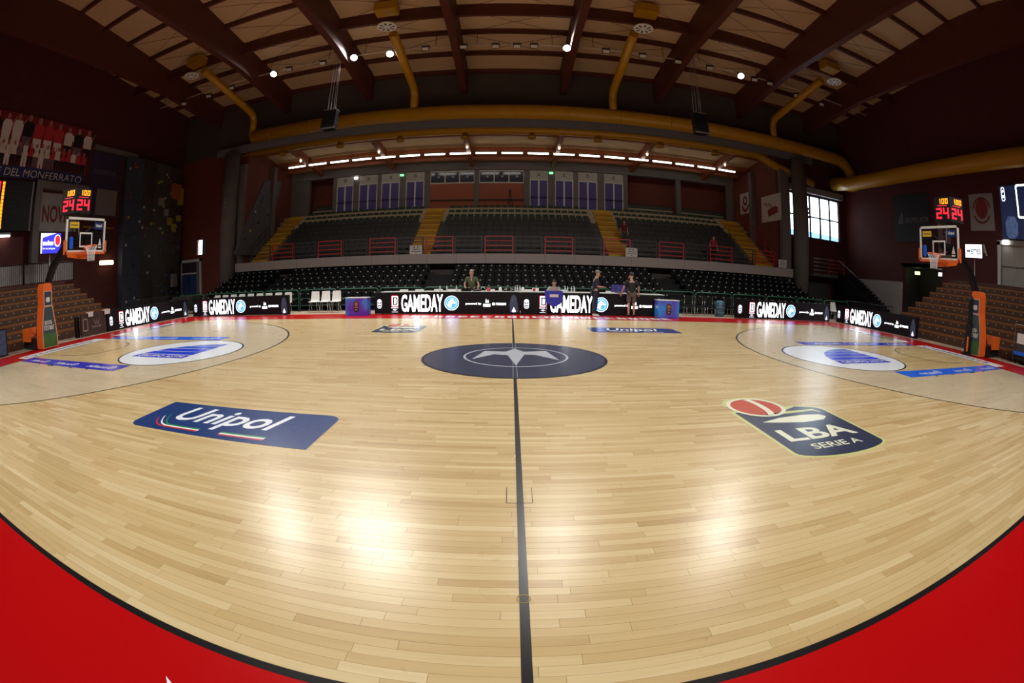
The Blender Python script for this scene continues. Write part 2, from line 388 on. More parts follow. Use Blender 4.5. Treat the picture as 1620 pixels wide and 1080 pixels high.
# small box taped by the centre line, brass floor socket
b = MB()
for q in (rect(-.105, -.1, -5.73, -5.48), rect(.085, .09, -5.73, -5.48), rect(-.105, .09, -5.735, -5.73)): b.flat(q, GROUND, Z2)
b.build('tape_mark', M_BLACKP, floor)
MB().strip(circle(.032, 20, (-.005, -6.81)), circle(.038, 20, (-.005, -6.81)), GROUND, Z2).build('floor_socket', mat('brass', (.25, .18, .05), .4, .8), floor)
for s in (-1, 1):
    fx = lambda pts: [(s*p[0], p[1]) for p in pts]
    a = math.acos(.0); th = math.asin(6.6/6.75)
    arc_o = [(12.425-6.75*math.cos(t), 6.75*math.sin(t)) for t in [(-th+2*th*i/90) for i in range(91)]]
    arc_i = [(12.425-6.70*math.cos(t), 6.70*math.sin(t)) for t in [(-th+2*th*i/90) for i in range(91)]]
    xo = arc_o[0][0]
    b = MB(); b.strip(fx(arc_i), fx(arc_o), GROUND, Z1, close=False)
    for y in (-6.6, 6.55): b.flat(fx(rect(xo, 14, y, y+.05)), GROUND, Z1)
    b.build('three_point_line', M_BLACKP, floor)
    b = MB(); b.strip(fx([(12.425-1.25*math.cos(t), 1.25*math.sin(t)) for t in [(-PI/2+PI*i/40) for i in range(41)]]), fx([(12.425-1.30*math.cos(t), 1.30*math.sin(t)) for t in [(-PI/2+PI*i/40) for i in range(41)]]), GROUND, Z1, close=False)
    for y in (-1.3, 1.25): b.flat(fx(rect(12.425, 12.8, y, y+.05)), GROUND, Z1)
    b.build('no_charge_arc', M_BLACKP, floor)
    c = on_floor('free_throw_disc', fx(circle(1.76, 80, (8.2, 0))), M_WHITEP, Z1)
    MB().strip(fx(circle(1.75, 80, (8.2, 0))), fx(circle(1.8, 80, (8.2, 0))), GROUND, Z2).build('disc_edge', M_BLACKP, c)
    # sail emblem in bands, lettering along its foot
    if s < 0: L0, R0, TOP = (-9.7, -.72), (-7.1, -.82), (-6.95, 1.25)
    else: L0, R0, TOP = (7.2, -.9), (9.75, -.85), (6.9, 1.2)
    bands = [(-.86, -.48, 0), (-.42, -.05, 1), (.0, .36, 1), (.41, .76, 2), (.80, 1.2, 3)]
    for (y0, y1, k) in bands:
        def ext(y):
            t = max(0, min(1, (y+.92)/2.1)); xr_ = -7.36 if s < 0 else 9.3
            return (xr_-1.98*math.sqrt(max(0, 1-t*t)), xr_)
        a0, a1 = ext(y0), ext(y1)
        on_floor('sail_band', [(a0[1], y0), (a1[1], y1)]+[(ext(y1+(y0-y1)*i/5)[0], y1+(y0-y1)*i/5) for i in range(6)], M_SAIL[k], Z3, c)
    text('lettering', 'GRUPPO ASTM', M_WHITEP, c, GROUND, 1.7, .2, (-8.33 if s < 0 else 8.33, -.67), bold=.02, lift=Z4)
    # coloured lane strips with sponsor lettering
    for y0, y1, m in ((-2.47, -1.86, M_ABLUE if s < 0 else M_LBLUE), (1.86, 2.47, M_LBLUE if s < 0 else M_ABLUE)):
        st = on_floor('lane_strip', fx(rect(8.22, 13.95, y0, y1)), m, Z2)
        for k in range(3):
            cx = s*(9.25+1.85*k)
            text('lettering', 'Allianz', M_WHITEP, st, GROUND, .95, .2, (cx, (y0+y1)/2-.03), bold=.02, lift=Z3) if m is M_ABLUE else glyphs('lettering', 6, M_WHITEP, st, GROUND, .8, .16, (cx+.1, (y0+y1)/2-.06), Z3, k)
            q = [(cx+.62+p[0], (y0+y1)/2+p[1]) for p in circle(.11, 20)]; q2 = [(cx+.62+p[0], (y0+y1)/2+p[1]) for p in circle(.14, 20)]
            MB().strip(q, q2, GROUND, Z3).flat(rect(cx+.57, cx+.60, (y0+y1)/2-.08, (y0+y1)/2+.08), GROUND, Z3).flat(rect(cx+.64, cx+.67, (y0+y1)/2-.08, (y0+y1)/2+.08), GROUND, Z3).build('round_mark', M_WHITEP, st)
    b = MB()
    for x, w in ((12.25, .1), (11.45, .4), (10.2, .1), (9.35, .1)): b.flat(fx(rect(x-w/2, x+w/2, -2.55, -2.47)), GROUND, Z1)
    b.build('lane_mark', M_BLACKP, floor)
    # white sponsor strip behind the baseline: ring mark and a row of letters
    st = on_floor('baseline_strip', fx(rect(14.06, 14.92, -2.15, 1.88)), M_WHITEP, Z2)
    MB().strip([(s*14.5+p[0], (-1.72 if s < 0 else 1.45)+p[1]) for p in circle(.2, 24)], [(s*14.5+p[0], (-1.72 if s < 0 else 1.45)+p[1]) for p in circle(.26, 24)], GROUND, Z3).build('ring_mark', M_NAVY, st)
    Mt = frame((s*14.5, .02 if s < 0 else -.3, 0), (0, 1 if s < 0 else -1, 0), (-1 if s < 0 else 1, 0, 0))
    glyphs('lettering', 9, M_NAVY, st, Mt, 2.7, .36, lift=Z3, seed=4)
    # ad strips on the red apron in the far corners
    st = on_floor('apron_strip', fx(rect(14.1, 14.75, 2.7, 6.6)), M_WHITEP, Z2)
    on_floor('green_field', fx(rect(14.15, 14.7, 3.3, 5.0)), mat('olive_print', (.16, .26, .06), .3), Z3, st)
    on_floor('dark_field', fx(rect(14.15, 14.45, 5.2, 6.4)), M_NAVY, Z3, st)
# lettering painted on the far apron
Mt = frame((1.2, 8.25, 0), (1, 0, 0), (0, 1, 0))
glyphs('apron_lettering', 22, M_WHITEP, floor, Mt, 10.2, .62, lift=Z2, seed=9)
# white corner of a print on the near apron
on_floor('apron_print', [(-1.58, -7.83), (-1.30, -7.96), (-1.42, -8.02)], M_WHITEP, Z2)

# ---- Unipol panels
def unipol(x0, x1, y0, y1):
    cx, cy, w, h = (x0+x1)/2, (y0+y1)/2, x1-x0, y1-y0
    q = on_floor('sponsor_panel', rrect(w, h, .18, (cx, cy), 6, (1, 0, 1, 0)), M_UBLUE, Z2)
    text('lettering', 'Unipol', M_WHITEP, q, GROUND, w*.60, h*.66, (cx-.02, cy+.05), bold=.018, shear=.28, lift=Z3)
    for k, m in enumerate((M_GREENP, M_WHITEP, M_REDP)):
        yy = cy-h*.30-k*.035; b = MB()
        sw = [(cx-w*.40+.05*(2-k)+t*.34, yy+(.36-.05*k)*(1-t)**2.4) for t in [i/10 for i in range(11)]]
        b.strip([(p[0], p[1]) for p in sw], [(p[0], p[1]-.036) for p in sw], GROUND, Z3, close=False)
        xe = sw[-1][0]
        b.flat(rect(xe, cx-w*.06, yy-.036, yy), GROUND, Z3); b.flat(rect(cx+w*.06, cx+w*.29, yy-.036, yy), GROUND, Z3)
        b.build('tricolour_stripe', m, q)
unipol(-4.77, -2.02, -4.95, -3.88); unipol(2.26, 5.04, 3.96, 5.1)
# ---- league badges
def badge(cx, cy):
    g = 1.5/2; q = [(-g, .62)]
    out = [(-.78, .60), (-.62, .70), (-.45, .72)]+circle(.46, 18, (-.30, .78), PI*.95, -PI*.05)+[(.45, .72), (.70, .58), (.76, .50)]+[(.76, -.85)]+circle(.76, 14, (0, -.85), 0, -PI, .24)+[(-.76, -.85)]
    o = on_floor('league_badge', [(cx+p[0], cy+p[1]) for p in out], M_LIME, Z1)
    inn = [(-.72, .56), (-.55, .62), (.0, .5), (.35, .68), (.66, .55), (.71, .45), (.71, -.83)]+circle(.71, 14, (0, -.84), 0, -PI, .20)+[(-.71, -.83)]
    on_floor('badge_field', [(cx+p[0], cy+p[1]) for p in inn], M_NAVY, Z2, o)
    MB().strip([(cx+p[0], cy+p[1]) for p in circle(.37, 30, (-.28, .76))], [(cx+p[0], cy+p[1]) for p in circle(.43, 30, (-.28, .76))], GROUND, Z4).build('ball_outline', M_CREAM, o)
    on_floor('ball_print', [(cx+p[0], cy+p[1]) for p in circle(.38, 30, (-.28, .76))], M_BALL, Z3, o)
    MB().strip([(cx-.28-.05+.10*math.sin(t), cy+.76+.38*math.cos(t)) for t in [PI*i/14 for i in range(15)]], [(cx-.28+.05+.10*math.sin(t), cy+.76+.38*math.cos(t)) for t in [PI*i/14 for i in range(15)]], GROUND, Z4, close=False).build('ball_seam', M_CREAM, o)
    on_floor('swoosh', [(cx+p[0], cy+p[1]) for p in [(-.45, .40), (.1, .50), (.55, .50), (.62, .30), (.50, .44), (.1, .40)]], M_LIME, Z3, o)
    on_floor('swoosh', [(cx+p[0], cy+p[1]) for p in [(-.55, .14), (-.2, .26), (.2, .30), (.48, .26), (.55, .16), (.42, .05), (.05, .02), (-.3, .08)]], M_CREAM, Z3, o)
    text('lettering', 'LBA', M_CREAM, o, GROUND, 1.12, .38, (cx+.0, cy-.35), bold=.025, lift=Z3)
    text('lettering', 'SERIE A', M_CREAM, o, GROUND, .78, .15, (cx, cy-.74), bold=.015, lift=Z3)
badge(3.44, -4.33); badge(-3.34, 4.55)

# ================================================================ HALL SHELL
BY = 17.6; XW = 24.5; BACKY = 24.6; SX = 17.9
def wallbox(name, lo, hi, m, parent=None): return MB().box(lo, hi).build(name, m, parent, None if parent else 'structure')
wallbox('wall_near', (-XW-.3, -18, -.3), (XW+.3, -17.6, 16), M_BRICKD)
# right wall with the dark passage and the grey double door left open in the masonry
wr = MB()
for lo, hi in (((-18, -.3), (0.7, 16)), ((0.7, -.3), (2.75, 2.95)), ((0.7, 5.05), (2.75, 16)), ((2.75, -.3), (7.6, 16)), ((7.6, 3.6), (11.2, 16)), ((11.2, -.3), (BY+.3, 16))):
    wr.box((XW, lo[0], lo[1]), (XW+.3, hi[0], hi[1]))
wall_right = wr.build('wall_right', M_BRICKD, None, 'structure')
wallbox('passage_back', (XW+2.2, 7.4, -.3), (XW+2.4, 11.4, 3.8), M_DGREY, wall_right)
MB().box((XW, 7.4, 3.6), (XW+2.4, 11.4, 3.8)).box((XW+.3, 7.4, -.3), (XW+2.4, 7.6, 3.6)).box((XW+.3, 11.2, -.3), (XW+2.4, 11.4, 3.6)).box((XW+.3, 7.4, -.3), (XW+2.4, 11.4, 0)).build('passage_lining', M_DGREY, wall_right)
MB().box((XW-.03, 11.2, 0), (XW, 17.6, 2.6)).build('white_dado', mat('white_wall_paint', (.40, .37, .36), .8), wall_right)
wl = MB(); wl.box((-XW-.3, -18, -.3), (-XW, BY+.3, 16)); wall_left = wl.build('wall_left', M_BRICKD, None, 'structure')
# corner walls at the end of the court side, with windows
b = MB()
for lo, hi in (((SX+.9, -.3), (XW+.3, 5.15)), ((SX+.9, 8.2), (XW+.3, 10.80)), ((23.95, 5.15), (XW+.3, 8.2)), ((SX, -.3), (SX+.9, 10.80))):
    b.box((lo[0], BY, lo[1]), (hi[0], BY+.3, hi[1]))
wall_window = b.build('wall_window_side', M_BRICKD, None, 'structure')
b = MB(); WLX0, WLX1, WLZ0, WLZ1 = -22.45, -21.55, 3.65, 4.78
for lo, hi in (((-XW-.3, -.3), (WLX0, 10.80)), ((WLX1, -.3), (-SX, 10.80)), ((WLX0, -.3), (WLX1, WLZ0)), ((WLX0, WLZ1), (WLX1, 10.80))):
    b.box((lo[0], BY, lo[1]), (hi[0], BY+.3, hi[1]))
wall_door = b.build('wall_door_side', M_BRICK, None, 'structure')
# walls flanking and closing the upper stand
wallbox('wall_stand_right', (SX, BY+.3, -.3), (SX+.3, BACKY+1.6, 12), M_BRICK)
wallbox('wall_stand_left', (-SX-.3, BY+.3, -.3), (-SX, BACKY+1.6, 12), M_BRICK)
# concrete upstand over the stand front, lower edge beam
wallbox('wall_upper_front', (-XW-.3, BY, 10.80), (XW+.3, BY+.35, 15.2), M_CONCD)
wallbox('trim_edge_beam', (-SX-2.6, BY-.62, 10.42), (SX+3, BY-.30, 10.92), mat('blue_grey_concrete', (.17, .17, .20), .8))
# round columns
for x, lab in ((-18.75, 'left'), (19.2, 'right')):
    o = MB().lathe((x, 16.75, 0), [(.57, -.012), (.57, 10.28)], 28).build('column', M_CONC)
    tag(o, 'round concrete column beside the '+('corner door and climbing wall' if lab == 'left' else 'tall corner window'), 'column', 'round concrete columns')
    if lab == 'right':
        for k in range(3): MB().cbox((x+.28, 16.2, 6.9-.28*k), (.2, .05, .16)).build('switch_box', M_GREY, o)
    else:
        for k in range(3): MB().cbox((x+.1, 16.17, 7.1-.3*k), (.2, .05, .16)).build('switch_box', M_GREY, o)
for x in (-SX, SX):
    s = 1 if x > 0 else -1
    MB().box((x+s*.0, BY-.35, 0), (x+s*.75, BY, 9.6)).build('trim_pilaster', M_CONC, None, 'structure')
    MB().box((x-s*.35, 20.9, 3), (x, 21.4, 10)).build('trim_wall_post', M_CONC, None, 'structure')

# windows
def window(name, x0, x1, z0, z1, nx, nz, y, fm, t=.09):
    b = MB()
    for i in range(nx+1):
        x = x0+(x1-x0)*i/nx; b.box((x-t/2, y-.04, z0), (x+t/2, y+.1, z1))
    for k in range(nz+1):
        z = z0+(z1-z0)*k/nz; b.box((x0, y-.04, z-t/2), (x1, y+.1, z+t/2))
    o = b.build(name, fm, None, 'structure')
    for i in range(nx):
        for k in range(nz):
            xa, xb = x0+(x1-x0)*i/nx, x0+(x1-x0)*(i+1)/nx; za, zb = z0+(z1-z0)*k/nz, z0+(z1-z0)*(k+1)/nz
            MB().box((xa+t/2, y+.02, za+t/2), (xb-t/2, y+.03, zb-t/2)).build('pane', M_GLASS, o)
    return o
w1 = window('window_1', SX+.95, 23.95, 5.15, 8.2, 5, 2, BY+.12, M_BLKM)
MB().box((SX+.9, BY-.3, 8.3), (24.2, BY, 8.75)).build('blind_box', mat('pale_blue_grey', (.32, .34, .38), .6), w1)
w2 = window('window_2', WLX0, WLX1, WLZ0, WLZ1, 1, 1, BY+.12, M_WHITE, .1)
MB().box((WLX1-.3, BY-.02, WLZ0), (WLX1-.02, BY+.05, WLZ1)).build('open_casement', M_GREY, w2)
# neighbouring roof seen through the corner window
o = MB().box((14, 33, 0), (50, 36, 7.2)).prism([(-.4, 0), (18, .7), (36.4, 0)], frame((14, 32.8, 7.2), (1, 0, 0), (0, 0, 1)), -3.2).build('neighbouring_building', mat('blue_sheet_roof', (.10, .22, .42), .6))
tag(o, 'low blue sheet-metal building outside the corner window', 'building')

# corner door (left) with steps
d = bpy.data.objects.new('door_1', None); COL.objects.link(d); d['kind'] = 'structure'; d.location = (-23.1, BY-.05, .85)
MB().box((-24.1, BY-.12, .85), (-23.95, BY, 3.4)).box((-22.05, BY-.12, .85), (-21.9, BY, 3.4)).box((-24.1, BY-.12, 3.2), (-21.9, BY, 3.4)).box((-24.0, BY-.08, 2.35), (-22.4, BY-.02, 2.45)).build('frame', mat('pale_frame', (.75, .74, .72), .5), d)
for x in (-23.95, -23.15):
    lf = MB().box((x, BY-.09, .87), (x+.75, BY-.03, 2.3)).build('leaf', mat('blue_door', (.04, .07, .20), .45), d)
    MB().box((x, BY-.09, 2.45), (x+.72, BY-.03, 3.18)).build('glazing', mat('dark_glazing', (.06, .04, .06), .15), d)
MB().tube([(-23.2, BY-.16, 1.7), (-23.2, BY-.16, 2.05)], .02).build('handle', M_BLKM, d)
MB().box((-22.4, BY-.09, .87), (-22.08, BY-.05, 3.18)).build('open_leaf', mat('grey_door', (.2, .2, .22), .5), d)
o = MB().box((-23.3, 15.6, -.012), (-21.2, BY-.01, .85))
for k in range(4): o.box((-23.3, 15.6-.3*(k+1), -.012), (-21.2, 15.6-.3*k, .85-.17*(k+1)))
o = o.build('door_steps', M_CONC); tag(o, 'grey concrete landing and steps below the blue corner door', 'steps')

# ================================================================ ROOF
def zc(y): return 14.55+.085*(17.6-abs(y))
b = MB()
for s in (-1, 1):
    ya, yb = (0, 18) if s > 0 else (-18, 0)
    b.hexa([(-XW-.3, ya, zc(ya)+.12), (XW+.3, ya, zc(ya)+.12), (XW+.3, yb, zc(yb)+.12), (-XW-.3, yb, zc(yb)+.12), (-XW-.3, ya, zc(ya)+.4), (XW+.3, ya, zc(ya)+.4), (XW+.3, yb, zc(yb)+.4), (-XW-.3, yb, zc(yb)+.4)])
ceiling = b.build('ceiling', M_DGREY, None, 'structure')
BX = [-21, -15, -9, -3, 3, 9, 15, 21]
def zb(y): a = abs(y); return 13.5 if a < 11 else 13.5-(a-11)/6.6*.68
PY = [17.42, 15.2, 12.9, 10.6, 8.3, 6.0, 3.7, 1.4]; PY = PY+[-v for v in PY[::-1]]
beam_me = None
for x in BX:
    b = MB(); st = [-17.5, -14, -11, -5, 0, 5, 11, 14, 17.55]
    w = .19; vs = []
    for y in st: vs += [(-w, y, zb(y)), (w, y, zb(y)), (w, y, zc(y)+.1), (-w, y, zc(y)+.1)]
    fs = [(i*4+k, i*4+(k+1) % 4, i*4+4+(k+1) % 4, i*4+4+k) for i in range(len(st)-1) for k in range(4)]+[(0, 3, 2, 1), (len(vs)-4, len(vs)-3, len(vs)-2, len(vs)-1)]
    if beam_me is None:
        b.add(vs, [tuple(reversed(f)) for f in fs]); beam_me = b.mesh('roof_beam')
    o = link('roof_beam', beam_me, M_BEAM); o.location = (x, 0, 0); o.parent = ceiling
edges = [-XW]+BX+[XW]
for i in range(len(edges)-1):
    xa, xb = edges[i]+(.19 if i else 0), edges[i+1]-(.19 if i < len(edges)-2 else 0)
    for j, y in enumerate(PY):
        if y < -3: continue
        deep = abs(y-10.6) < .01
        MB().box((xa, y-.09, zc(y)-(.75 if deep else .30)), (xb, y+.09, zc(y)+.1)).build('purlin', M_BEAM, ceiling)
        y2 = PY[j+1] if j+1 < len(PY) else -17.5
        MB().hexa([(xa, y2+.1, zc(y2)-.02), (xb, y2+.1, zc(y2)-.02), (xb, y-.1, zc(y)-.02), (xa, y-.1, zc(y)-.02), (xa, y2+.1, zc(y2)+.05), (xb, y2+.1, zc(y2)+.05), (xb, y-.1, zc(y)+.05), (xa, y-.1, zc(y)+.05)]).build('ceiling_panel', M_TAN, ceiling)
b = MB()
for i in range(1, len(edges)-2):
    xa, xb = edges[i]+.2, edges[i+1]-.2
    for ya, yb in ((15.2, 12.9), (12.9, 10.6), (10.6, 8.3), (8.3, 6.0)):
        b.tube([(xa, ya, zc(ya)-.32), (xb, yb, zc(yb)-.32)], .012, 5); b.tube([(xa, yb, zc(yb)-.32), (xb, ya, zc(ya)-.32)], .012, 5)
b.build('wind_bracing', M_BLKM, ceiling)

# lower roof over the upper stand
def zl(y): return 11.0-(y-BY)*.125
b = MB(); b.hexa([(-SX-.3, BY+.2, zl(BY)), (SX+.3, BY+.2, zl(BY)), (SX+.3, BACKY+1.6, zl(BACKY+1.6)), (-SX-.3, BACKY+1.6, zl(BACKY+1.6)), (-SX-.3, BY+.2, zl(BY)+.3), (SX+.3, BY+.2, zl(BY)+.3), (SX+.3, BACKY+1.6, zl(BACKY+1.6)+.3), (-SX-.3, BACKY+1.6, zl(BACKY+1.6)+.3)])
ceil2 = b.build('ceiling_stand', M_TAN, None, 'structure')
for x in BX[1:-1]:
    b = MB(); b.hexa([(x-.14, BY+.36, zl(BY)-.6), (x+.14, BY+.36, zl(BY)-.6), (x+.14, BACKY, zl(BACKY)-.5), (x-.14, BACKY, zl(BACKY)-.5), (x-.14, BY+.36, zl(BY)+.05), (x+.14, BY+.36, zl(BY)+.05), (x+.14, BACKY, zl(BACKY)+.05), (x-.14, BACKY, zl(BACKY)+.05)])
    b.build('roof_beam', mat('orange_brown_glulam', (.30, .085, .03), .5, var=.2), ceil2)
for y in (19.4, 21.9, 23.6):
    MB().box((-SX, y-.09, zl(y)-.26), (SX, y+.09, zl(y)+.05)).build('purlin', mat('orange_brown_glulam', (.3, .085, .03)), ceil2)
MB().box((-SX, 22.0, zl(22.9)-.12), (SX, 23.5, zl(22.9)-.06)).build('soffit_board', mat('orange_brown_glulam', (.3, .085, .03)), ceil2)

# ================================================================ UPPER STAND
NR, DD, RR = 9, .645, .405; Y0U, Z0U = 17.35, 2.72
o = MB().box((-18.3, 16.98, 2.19), (18.65, 17.3, 2.75))
stand = MB().box((-SX, BY+.3, -.2), (SX, BACKY, 2.1)).build('upper_stand', M_CONCD, None, 'structure')
for i in range(22):
    xa = -18.3+36.95*i/22
    MB().box((xa+.006, 16.98, 2.2), (xa+36.95/22-.006, 17.12, 2.76)).build('fascia_panel', M_FASC, stand)
MB().box((-18.3, 17.1, 2.2), (18.65, 17.6, 2.72)).build('front_slab', M_CONCD, stand)
STAIRS = [(-17.5, -16.15), (-6.15, -4.85), (5.75, 7.05), (16.0, 17.5)]
for k in range(NR+1):
    y0, z = Y0U+.35+k*DD, Z0U+k*RR
    MB().box((-SX+.01, y0, 2.0), (SX-.01, y0+DD if k < NR else BACKY, z)).build('step', M_STEPC if k >= NR-2 else M_STEPD, stand)
ztop = Z0U+NR*RR
for xa, xb in STAIRS:
    st = bpy.data.objects.new('stair_flight', None); COL.objects.link(st); st['kind'] = 'structure'; st.location = ((xa+xb)/2, Y0U+.3, Z0U)
    for k in range(2*NR):
        y0, z = Y0U+.35+(k/2)*DD, Z0U+(k/2)*RR+.015
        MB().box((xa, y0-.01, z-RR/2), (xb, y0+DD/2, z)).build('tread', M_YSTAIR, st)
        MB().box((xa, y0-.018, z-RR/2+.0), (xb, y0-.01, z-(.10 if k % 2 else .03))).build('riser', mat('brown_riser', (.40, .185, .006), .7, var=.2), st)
    MB().box((xa, Y0U+.35+NR*DD-.01, ztop-.2), (xb, Y0U+.35+NR*DD+.5, ztop+.015)).build('landing', M_YSTAIR, st)
for s in (-1, 1):
    b = MB(); y1 = Y0U+.3+NR*DD
    b.tube([(s*17.62, Y0U+.3, Z0U+.9), (s*17.62, y1, ztop+.9)], .025); b.tube([(s*17.62, Y0U+.3, Z0U+.5), (s*17.62, y1, ztop+.5)], .018)
    for t in range(8): b.tube([(s*17.62, Y0U+.3+(y1-Y0U-.3)*t/7, Z0U+(ztop-Z0U)*t/7-.3), (s*17.62, Y0U+.3+(y1-Y0U-.3)*t/7, Z0U+(ztop-Z0U)*t/7+.9)], .018)
    o = b.build('stair_handrail', M_REDRAIL if s > 0 else M_DARKRAIL)
    tag(o, 'sloping '+('red handrail below the two white posters' if s > 0 else 'dark handrail beside the grey climbing slab'), 'handrail')

# back wall with doors, windows and side niches
wall_far = bpy.data.objects.new('wall_far', None); COL.objects.link(wall_far); wall_far['kind'] = 'structure'; wall_far.location = (0, BACKY, 6)
def bx_(x, z=9): return px(x, 300, 'y', BACKY).x
doors = [(533, 559), (568, 597), (603, 632), (642, 671), (838, 867), (878, 907), (915, 945), (956, 986)]
doors = [(bx_(a), bx_(c)) for a, c in doors]
wins = [(bx_(680.5), bx_(750)), (bx_(758), bx_(828.5))]
niches = [(bx_(490), bx_(527)), (bx_(993), bx_(1070)), (bx_(1077), bx_(1150))]
cuts = sorted([(a, c, 'd') for a, c in doors]+[(a, c, 'w') for a, c in wins]+[(a, c, 'n') for a, c in niches])
x = -SX; b = MB()
for a, c, k in cuts:
    b.box((x, BACKY, 5), (a, BACKY+.35, 9.9)); x = c
b.box((x, BACKY, 5), (SX, BACKY+.35, 9.9))
for a, c, k in cuts: b.box((a, BACKY, 9.42), (c, BACKY+.35, 9.9))
b.box((-SX, BACKY-.12, 9.45), (SX, BACKY+.35, 10.2)).build('masonry', M_CONC, wall_far)
MB().box((-SX, BACKY+1.4, 5), (SX, BACKY+1.6, 10.5)).build('rear_wall', M_BRICK, wall_far)
MB().box((-SX, BACKY, 5), (SX, BACKY+1.5, ztop)).build('rear_floor', M_CONCD, wall_far)
for i, (a, c) in enumerate(doors):
    dn = bpy.data.objects.new('door_%d' % (i+2), None); COL.objects.link(dn); dn['kind'] = 'structure'; dn.location = ((a+c)/2, BACKY, ztop)
    zt = 8.70
    MB().box((a, BACKY+.02, zt), (c, BACKY+.12, 9.42)).build('transom_panel', mat('grey_white_panel', (.42, .39, .35), .6), dn)
    t = .07; mid = (a+c)/2
    MB().box((a, BACKY+.0, ztop), (a+t, BACKY+.14, zt)).box((c-t, BACKY, ztop), (c, BACKY+.14, zt)).box((a, BACKY, zt-.04), (c, BACKY+.14, zt+.04)).box((mid-.06, BACKY, ztop), (mid+.06, BACKY+.14, zt)).build('frame', mat('bright_door_frame', (.66, .64, .62), .4), dn)
    for xa, xb in ((a+t+.01, mid-.07), (mid+.07, c-t-.01)):
        lf = MB().box((xa, BACKY+.03, ztop+.02), (xb, BACKY+.09, zt-.05)).build('leaf', M_PURPLE, dn)
        MB().tube([(xa-.03, BACKY-.05, ztop+1.0), (xb+.03, BACKY-.05, ztop+1.0)], .03, 6).build('panic_bar', mat('dark_violet', (.03, .02, .09), .4), lf)
    sgn = MB().cbox((mid, BACKY+.0, 9.12), (.16, .02, .22)).build('exit_sign', mat('sign_dark', (.06, .05, .045), .6), dn)
    text('lettering', 'U', M_POSTER, sgn, frame((mid, BACKY-.012, 9.12), (1, 0, 0), (0, 0, 1)), .09, .14, bold=.02)
for i, (a, c) in enumerate(wins):
    wn = bpy.data.objects.new('window_%d' % (i+3), None); COL.objects.link(wn); wn['kind'] = 'structure'; wn.location = ((a+c)/2, BACKY, ztop)
    MB().box((a, BACKY+.05, ztop), (c, BACKY+.2, 8.42)).build('parapet', mat('orange_red_panel', (.33, .085, .045), .7), wn)
    MB().box((a, BACKY-.06, 7.1), (c, BACKY+.04, 7.17)).build('ledge_rail', M_BLKM, wn)
    b = MB(); t = .07
    for q in range(4): xx = a+(c-a)*q/3; b.box((xx-t/2, BACKY+.02, 8.42), (xx+t/2, BACKY+.12, 9.42))
    b.box((a, BACKY+.02, 8.42), (c, BACKY+.12, 8.50)); b.box((a, BACKY+.02, 9.34), (c, BACKY+.12, 9.42)); b.build('frame', mat('bright_door_frame', (.66, .64, .62)), wn)
    for q in range(3):
        xa, xb = a+(c-a)*q/3+t/2, a+(c-a)*(q+1)/3-t/2
        pn = MB().box((xa, BACKY+.08, 8.5), (xb, BACKY+.10, 9.34)).build('pane', mat('dark_blue_pane', (.05, .05, .085), .12, var=.3), wn)
        MB().lathe(((xa+xb)/2+.05, BACKY+.07, 8.95), [(.09, 0), (.09, .01)], 12, 'y').build('sticker', mat('pale_sticker', (.3, .3, .33), .5), pn)
for i, (a, c) in enumerate(niches):
    for k in range(3):
        o = MB().box((a+.1, BACKY+.3+.32*k, ztop), (c-.1, BACKY+.62+.32*k, ztop+.32+.27*k)).build('niche_step', M_STEPC if k < 2 else M_STEPD, wall_far)
        MB().box((a+.15, BACKY+.36+.32*k, ztop+.32+.27*k), (c-.15, BACKY+.5+.32*k, ztop+.42+.27*k)).build('niche_seats', M_SEATG, wall_far)
# small green exit lamps and white emergency lamp on the back wall
for (x, y, c) in ((636, 277, 1), (872, 273.5, 1), (563.5, 281.5, 0)):
    p = px(x, y, 'y', BACKY-.05)
    o = MB().cbox(p, (.28, .1, .14)).build('exit_lamp', mat('green_exit_lamp', (.25, .9, .4), .5, emit=1.6) if c else mat('white_emergency_lamp', (1, .97, .9), .5, emit=6))
    tag(o, ('small lit green exit lamp on the back wall next to the window row' if x < 700 else 'small lit green exit lamp between two violet doors') if c else 'lit white emergency lamp between the end violet doors', 'lamp')

# ================================================================ RAILINGS ON THE UPPER STAND
PITCH_X = 3.42
for k in range(-5, 6):
    for half in (0, 1):
        xa = -1.6+k*PITCH_X+(1.70 if half else 0); xb = xa+(1.66 if half == 0 else 1.62)
        if xa < -18.3 or xb > 18.7: continue
        m = M_DARKRAIL if half else M_REDRAIL
        y = 17.2; z0 = 2.76
        r = thing('railing_panel', 'x', 'railing', ((xa+xb)/2, y, z0), 'railing panels along the upper stand')
        r['label'] = 'dark open railing panel between red panels on the pale fascia' if half else 'red barred railing panel on the pale fascia of the upper stand'
        for x in (xa+.04, xb-.04): MB().box((x-.035, y-.03, z0), (x+.035, y+.03, z0+1.02)).build('post', m, r)
        for q in range(4): MB().box((xa+.07, y-.018, z0+.18+.265*q), (xb-.07, y+.018, z0+.24+.265*q)).build('bar', m, r)
for x, y, lab in ((658, 395, 'white notice hung on the railing below the stair nearer the climbing wall'), (999, 399, 'white notice hung on the railing beside the person on the stairs'), (1238, 417, 'white notice hung at the end of the fascia beside the column')):
    p = px(x, y, 'y', 17.13)
    o = MB().box((p.x-.36, 17.12, p.z-.26), (p.x+.36, 17.14, p.z+.26)).build('notice_board', M_POSTER)
    tag(o, lab, 'sign')
    Mn = frame((p.x, 17.118, p.z), (1, 0, 0), (0, 0, 1)); b = MB()
    for yy, w in ((.03, .44), (-.09, .56), (-.19, .1)): b.flat(rect(-w/2, w/2, yy-.018, yy+.018), Mn, .001)
    for xx in (-.1, .1): b.flat(circle(.045, 12, (xx, .16)), Mn, .001)
    b.build('print', M_DGREY, o)

